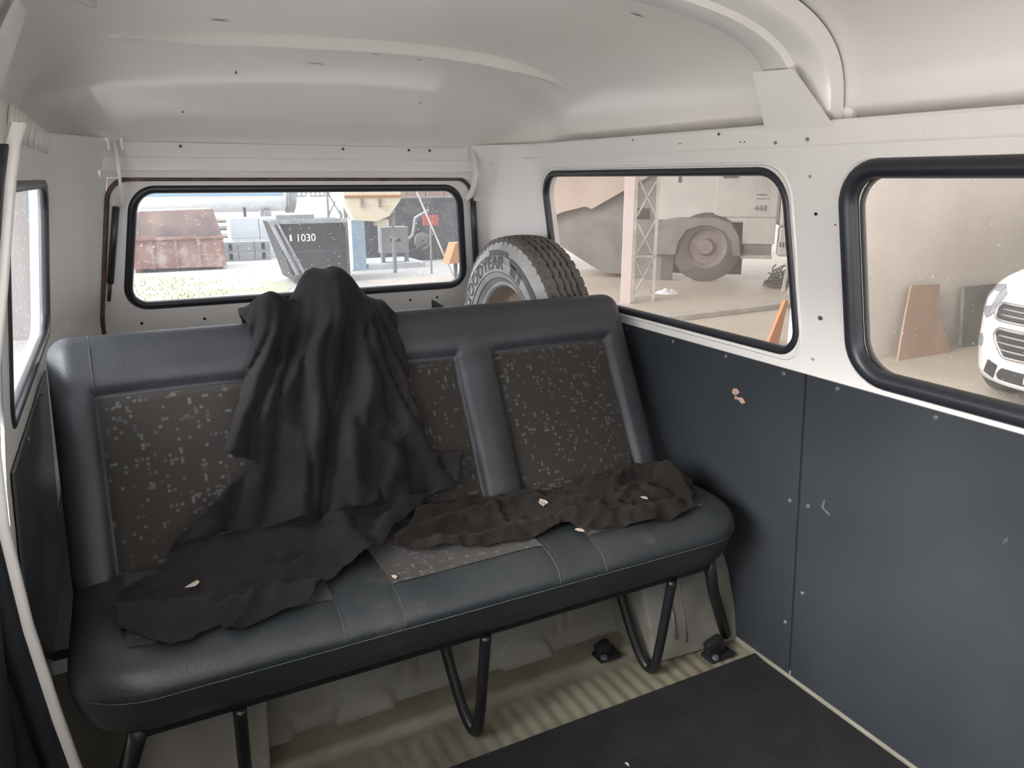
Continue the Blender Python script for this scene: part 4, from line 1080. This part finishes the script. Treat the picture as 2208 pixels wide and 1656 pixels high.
# mudguard arch
arc = [( -.98, .45), (-.92, .75), (-.76, 1.0), (-.50, 1.06), (.12, 1.06), (.36, .98), (.50, .78), (.56, .45), (.44, .45), (.40, .68), (.28, .84), (.10, .92), (-.10, .94), (-.34, .86), (-.46, .66), (-.50, .45)]
MB().prism(arc, 'Y', -.10, .35).build('mudguard', 'truck_grey', T)
MB().prism([(-1.0, .10), (-1.0, .98), (.62, .98), (.62, .10)], 'Y', .30, .36).build('wheel_well', 'truck_dark', T)
wh = MB().lathe([(.26, .30), (.27, .50), (.22, .565), (.04, .575), (-.02, .56), (-.045, .48), (-.04, .34)], c=(0, .0, .575), axis='Y', seg=48).build('tyre', 'truck_dark', T, auto=40)
MB().lathe([(-.04, .34), (-.02, .31), (.05, .27), (.06, .15), (.0, .13), (-.05, .11), (-.055, .01)], c=(0, 0, .575), axis='Y', seg=36).build('hub', 'truck_hub', T, auto=40)
MB().box(-1.35, -.84, .1, 1.9, .9, 2.5, .02).build('sleeper_wall', 'truck_grey', T)
MB().box(-1.28, -.60, -.03, -.01, .06, 1.02, .004).build('mud_flap', 'truck_grey', T)
MB().box(-.72, -.52, -.05, -.03, .02, .50, .004).build('rubber_flap', 'truck_dark', T)
MB().box(.60, 1.05, .02, .5, .42, .92, .02).build('step_box', 'truck_grey', T)
MB().box(.56, 1.06, -.02, .3, .40, .46, .01).build('step', 'steel_pale', T)
MB().box(1.12, 1.40, .0, 2.0, .92, 1.75, .06).build('front_bumper', 'truck_white', T)
MB().box(1.14, 1.34, -.04, .2, .45, .92, .03).build('front_corner', 'truck_white', T)
for k in range(4): MB().box(1.16+k*.045, 1.185+k*.045, -.045, -.038, .60, .68).build('slot', 'truck_dark', T)
MB().prism([(-2.7, .92), (-2.5, .55), (-1.75, .10), (-1.2, .06), (-1.2, 1.7), (-2.7, 1.7)], 'Y', .15, 1.9).build('chassis_body', 'truck_grey', T)
MB().prism([(-2.75, .98), (-2.45, 1.12), (-2.05, 1.22), (-1.93, 1.18), (-1.60, 1.37), (-.98, 1.72), (-.98, 2.4), (-2.75, 2.4)], 'Y', .02, .12).build('tarpaulin', 'tarp', T)
MB().box(-1.32, -.9, .1, .6, .90, 1.25, .05).build('air_tank', 'truck_dark', T)
MB().box(-1.18, -1.02, -.0, .03, .50, .54).build('marker_lamp', 'orange', T)
MB().lathe([(-.25, .02), (-.25, .18), (.2, .18), (.2, .02)], c=(-1.55, .8, .26), axis='Y', seg=24).build('rear_tyre', 'truck_dark', T)
# floor rail (low kerb beam)
e = MB().box(-6, 5, -.16, .16, 0, .07, .01).build('floor_rail', 'steel_pale'); e.location = (6.9, 7.35, GZ+.006); e.rotation_euler = (0, 0, radians(3)); tag(e, 'low grey rail running across the garage floor before the truck', 'rail')
# rag by the wheel
v, f = grid(lambda a, b: Vector((.36*a*(1-.5*abs(b)), .16*b, max(.002, .10*(1-a*a)*(1-b*b)*(.6+.6*mnoise.noise(Vector((a*2.5, b*2.5, 2))))))), lin(-1, 1, 22), lin(-1, 1, 16))
o = mesh('white_rag', v, f, 'white_paint'); o.location = (6.75, 9.0, GZ+.008); o.rotation_euler = (0, 0, -.7); o.scale = (.55, .7, 1); tag(o, 'crumpled white rag on the floor by the truck wheel', 'rag')
# tangled hose pile
rr = random.Random(9); mbh = MB()
for k in range(9):
    pts = []; a0 = rr.uniform(0, 6.28); r0 = rr.uniform(.10, .30)
    for i in range(22):
        a = a0+i*.45; pts.append((r0*cos(a)*(1+.3*sin(i*.9+k)), r0*.8*sin(a), .03+.04*k*(.5+.5*sin(i*.6+k))))
    mbh.tube(pts, .012, 6)
o = mbh.build('hose_heap', 'truck_dark', smooth=True); o.location = (8.78, 8.75, GZ+.008); tag(o, 'tangled heap of thin black hoses on the garage floor', 'hose')
e = tag(empty('plastic_stool', (8.55, 8.15, GZ+.006), -.5), 'cream plastic stool standing on the garage floor', 'stool')
MB().box(-.17, .17, -.17, .17, .40, .44, .012).build('seat', 'truck_white', e)
for x in (-1, 1):
    for y in (-1, 1): MB().prism([(x*.13-.02, .40), (x*.13+.02, .40), (x*.17+.02, 0), (x*.17-.02, 0)], 'Y', y*.14-.02, y*.14+.02).build('leg', 'truck_white', e)

# ---------------- white car, front towards the van
C_ = tag(empty('car', (5.08, 2.63, GZ)), 'white car with two dark grilles, nose towards the van', 'car')
def nose(y, z, off=0.):
    """point on the rounded nose"""
    a = min(1., abs(y)/.87); x = .34*a**3.4+.22*max(0, (z-.66)/.34)**2+.06*max(0, (.45-z)/.25)
    return Vector((x-off, y, z))
OUTL = dense(rrect([(-.87, .20), (.87, .20), (.85, 1.0), (-.85, 1.0)], [.10, .10, .22, .22], 8), .05)
v2, t = sheet(OUTL, [], .05, .05)
v = [nose(a, b) for a, b in v2]; f = list(t); n0 = len(OUTL)
prev = list(range(n0))
for xk, zz, yy in ((.55, .04, 1.), (1.0, .09, 1.01), (1.4, .11, 1.01), (2.4, .12, 1.01), (3.6, .12, 1.), (4.1, .08, .95), (4.25, 0., .8)):
    cur = []
    for a, b in OUTL:
        cur.append(len(v)); v.append(Vector((max(xk, nose(a, b).x+.05), a*yy, b+zz*smoothstep(.6, 1., b))))
    f += [(prev[i], prev[(i+1) % n0], cur[(i+1) % n0], cur[i]) for i in range(n0)]; prev = cur
f.append(tuple(prev))
body = mesh('body', v, f, 'car_white', C_)
bm_ = bmesh.new(); bm_.from_mesh(body.data); bmesh.ops.recalc_face_normals(bm_, faces=bm_.faces[:]); bm_.to_mesh(body.data); bm_.free()
def car_sec(st, k, n=28):
    x, wy, z0, z1 = st
    a = 2*pi*k/n; e = 2/4.5
    c, s_ = cos(a), sin(a)
    return Vector((x, wy*math.copysign(abs(c)**e, c), (z0+z1)/2+(z1-z0)/2*math.copysign(abs(s_)**e, s_)))
# glasshouse
GS = [(.95, .76, 1.06, 1.10), (1.15, .74, 1.06, 1.24), (1.55, .70, 1.06, 1.50), (1.9, .67, 1.06, 1.60), (3.2, .67, 1.06, 1.62), (3.9, .66, 1.06, 1.50), (4.15, .62, 1.06, 1.15)]
v = [car_sec(st, k) for st in GS for k in range(28)]
f = [(i*28+k, i*28+(k+1) % 28, (i+1)*28+(k+1) % 28, (i+1)*28+k) for i in range(len(GS)-1) for k in range(28)]+[tuple(range(28))[::-1], tuple(range((len(GS)-1)*28, len(GS)*28))]
mesh('greenhouse', v, f, 'car_black', C_)
def nose_patch(name, outline, m, off, parent, thick=.02):
    v2, t = sheet(dense(outline, .03), [], .04, .04)
    n = len(v2); v = [nose(a, b, off) for a, b in v2]+[nose(a, b, off-thick) for a, b in v2]
    edge = {}
    for q in t:
        for i in range(3):
            k = (q[i], q[(i+1) % 3])
            if (k[1], k[0]) in edge: del edge[(k[1], k[0])]
            else: edge[k] = 1
    f = list(t)+[tuple(i+n for i in q[::-1]) for q in t]+[(a, b, b+n, a+n) for a, b in edge]
    o = mesh(name, v, f, m, parent); o.data.set_sharp_from_angle(angle=radians(40)); return o
for sg in (1, -1):
    nose_patch('headlight', [(sg*a, b) for a, b in ((.62, .86), (.70, .92), (.80, .90), (.86, .82), (.85, .70), (.76, .66), (.66, .72))], 'headlight', .012, C_, .04)
    nose_patch('headlight_lens', [(sg*a, b) for a, b in ((.70, .86), (.78, .86), (.82, .80), (.80, .74), (.72, .76))], 'white_paint', .02, C_, .02)
    nose_patch('fog_lamp', [(sg*(.80+.045*cos(k*pi/6)), .48+.05*sin(k*pi/6)) for k in range(12)], 'headlight', .012, C_, .03)
    nose_patch('side_intake', [(sg*a, b) for a, b in ((.56, .34), (.66, .36), (.72, .25), (.60, .23))], 'car_black', .012, C_, .03)
g1 = nose_patch('grille', rrect([(-.66, .68), (.66, .68), (.62, .80), (-.62, .80)], .05, 5), 'car_black', .008, C_)
MB().tube([nose(a, b, .012) for a, b in dense(rrect([(-.66, .68), (.66, .68), (.62, .80), (-.62, .80)], .05, 5), .04)], .012, 6, closed=True).build('grille_surround', 'chrome', g1, smooth=True)
g2 = nose_patch('lower_grille', rrect([(-.50, .42), (.50, .42), (.66, .62), (-.66, .62)], .05, 5), 'car_black', .008, C_)
MB().tube([nose(a, b, .012) for a, b in dense(rrect([(-.50, .42), (.50, .42), (.66, .62), (-.66, .62)], .05, 5), .04)], .014, 6, closed=True).build('grille_surround', 'chrome', g2, smooth=True)
for z in (.47, .52, .57): MB().tube([nose(y, z, .013) for y in lin(-.56, .56, 16)], .008, 5).build('grille_bar', 'machine_grey', g2, smooth=True)
for z in (.72, .76): MB().tube([nose(y, z, .013) for y in lin(-.58, .58, 16)], .007, 5).build('grille_bar', 'machine_grey', g1, smooth=True)
nose_patch('bumper_mouth', rrect([(-.60, .235), (.60, .235), (.52, .33), (-.52, .33)], .03, 4), 'car_black', .008, C_)
MB().box(-.02, .0, -.3, .3, .27, .32).build('tow_bar', 'steel_pale', C_)
for x in (.75, 3.35):
    for y in (-.80, .80):
        wl_ = MB().lathe([(-.10, .18), (-.10, .29), (-.07, .31), (.07, .31), (.10, .29), (.10, .18)], c=(x, y, .31), axis='Y', seg=32).build('wheel', 'car_black', C_, auto=40)
        MB().lathe([(-.08, .01), (-.085, .18), (.085, .18), (.08, .01)], c=(x, y, .31), axis='Y', seg=24).build('hubcap', 'machine_grey', wl_, auto=40)

# ---------------- left side
e = tag(empty('glass_block_wall', (-1.17, 9.2, GZ)), 'pale blue strip of stacked panes beside a pinkish wall', 'pane wall')
MB().box(-.13, .13, 0, .1, 0, 2.2).build('frame', 'pane_frame', e)
for k in range(9): MB().box(-.11, .03, -.02, .0, .10+k*.205, .27+k*.205, .006).build('pane', 'blue_pane', e)
struct(tag(MB().box(-7, -.72, 9.5, 9.7, GZ, 3.4).build('wall_yard', 'pinkish'), 'pinkish rendered yard wall'))
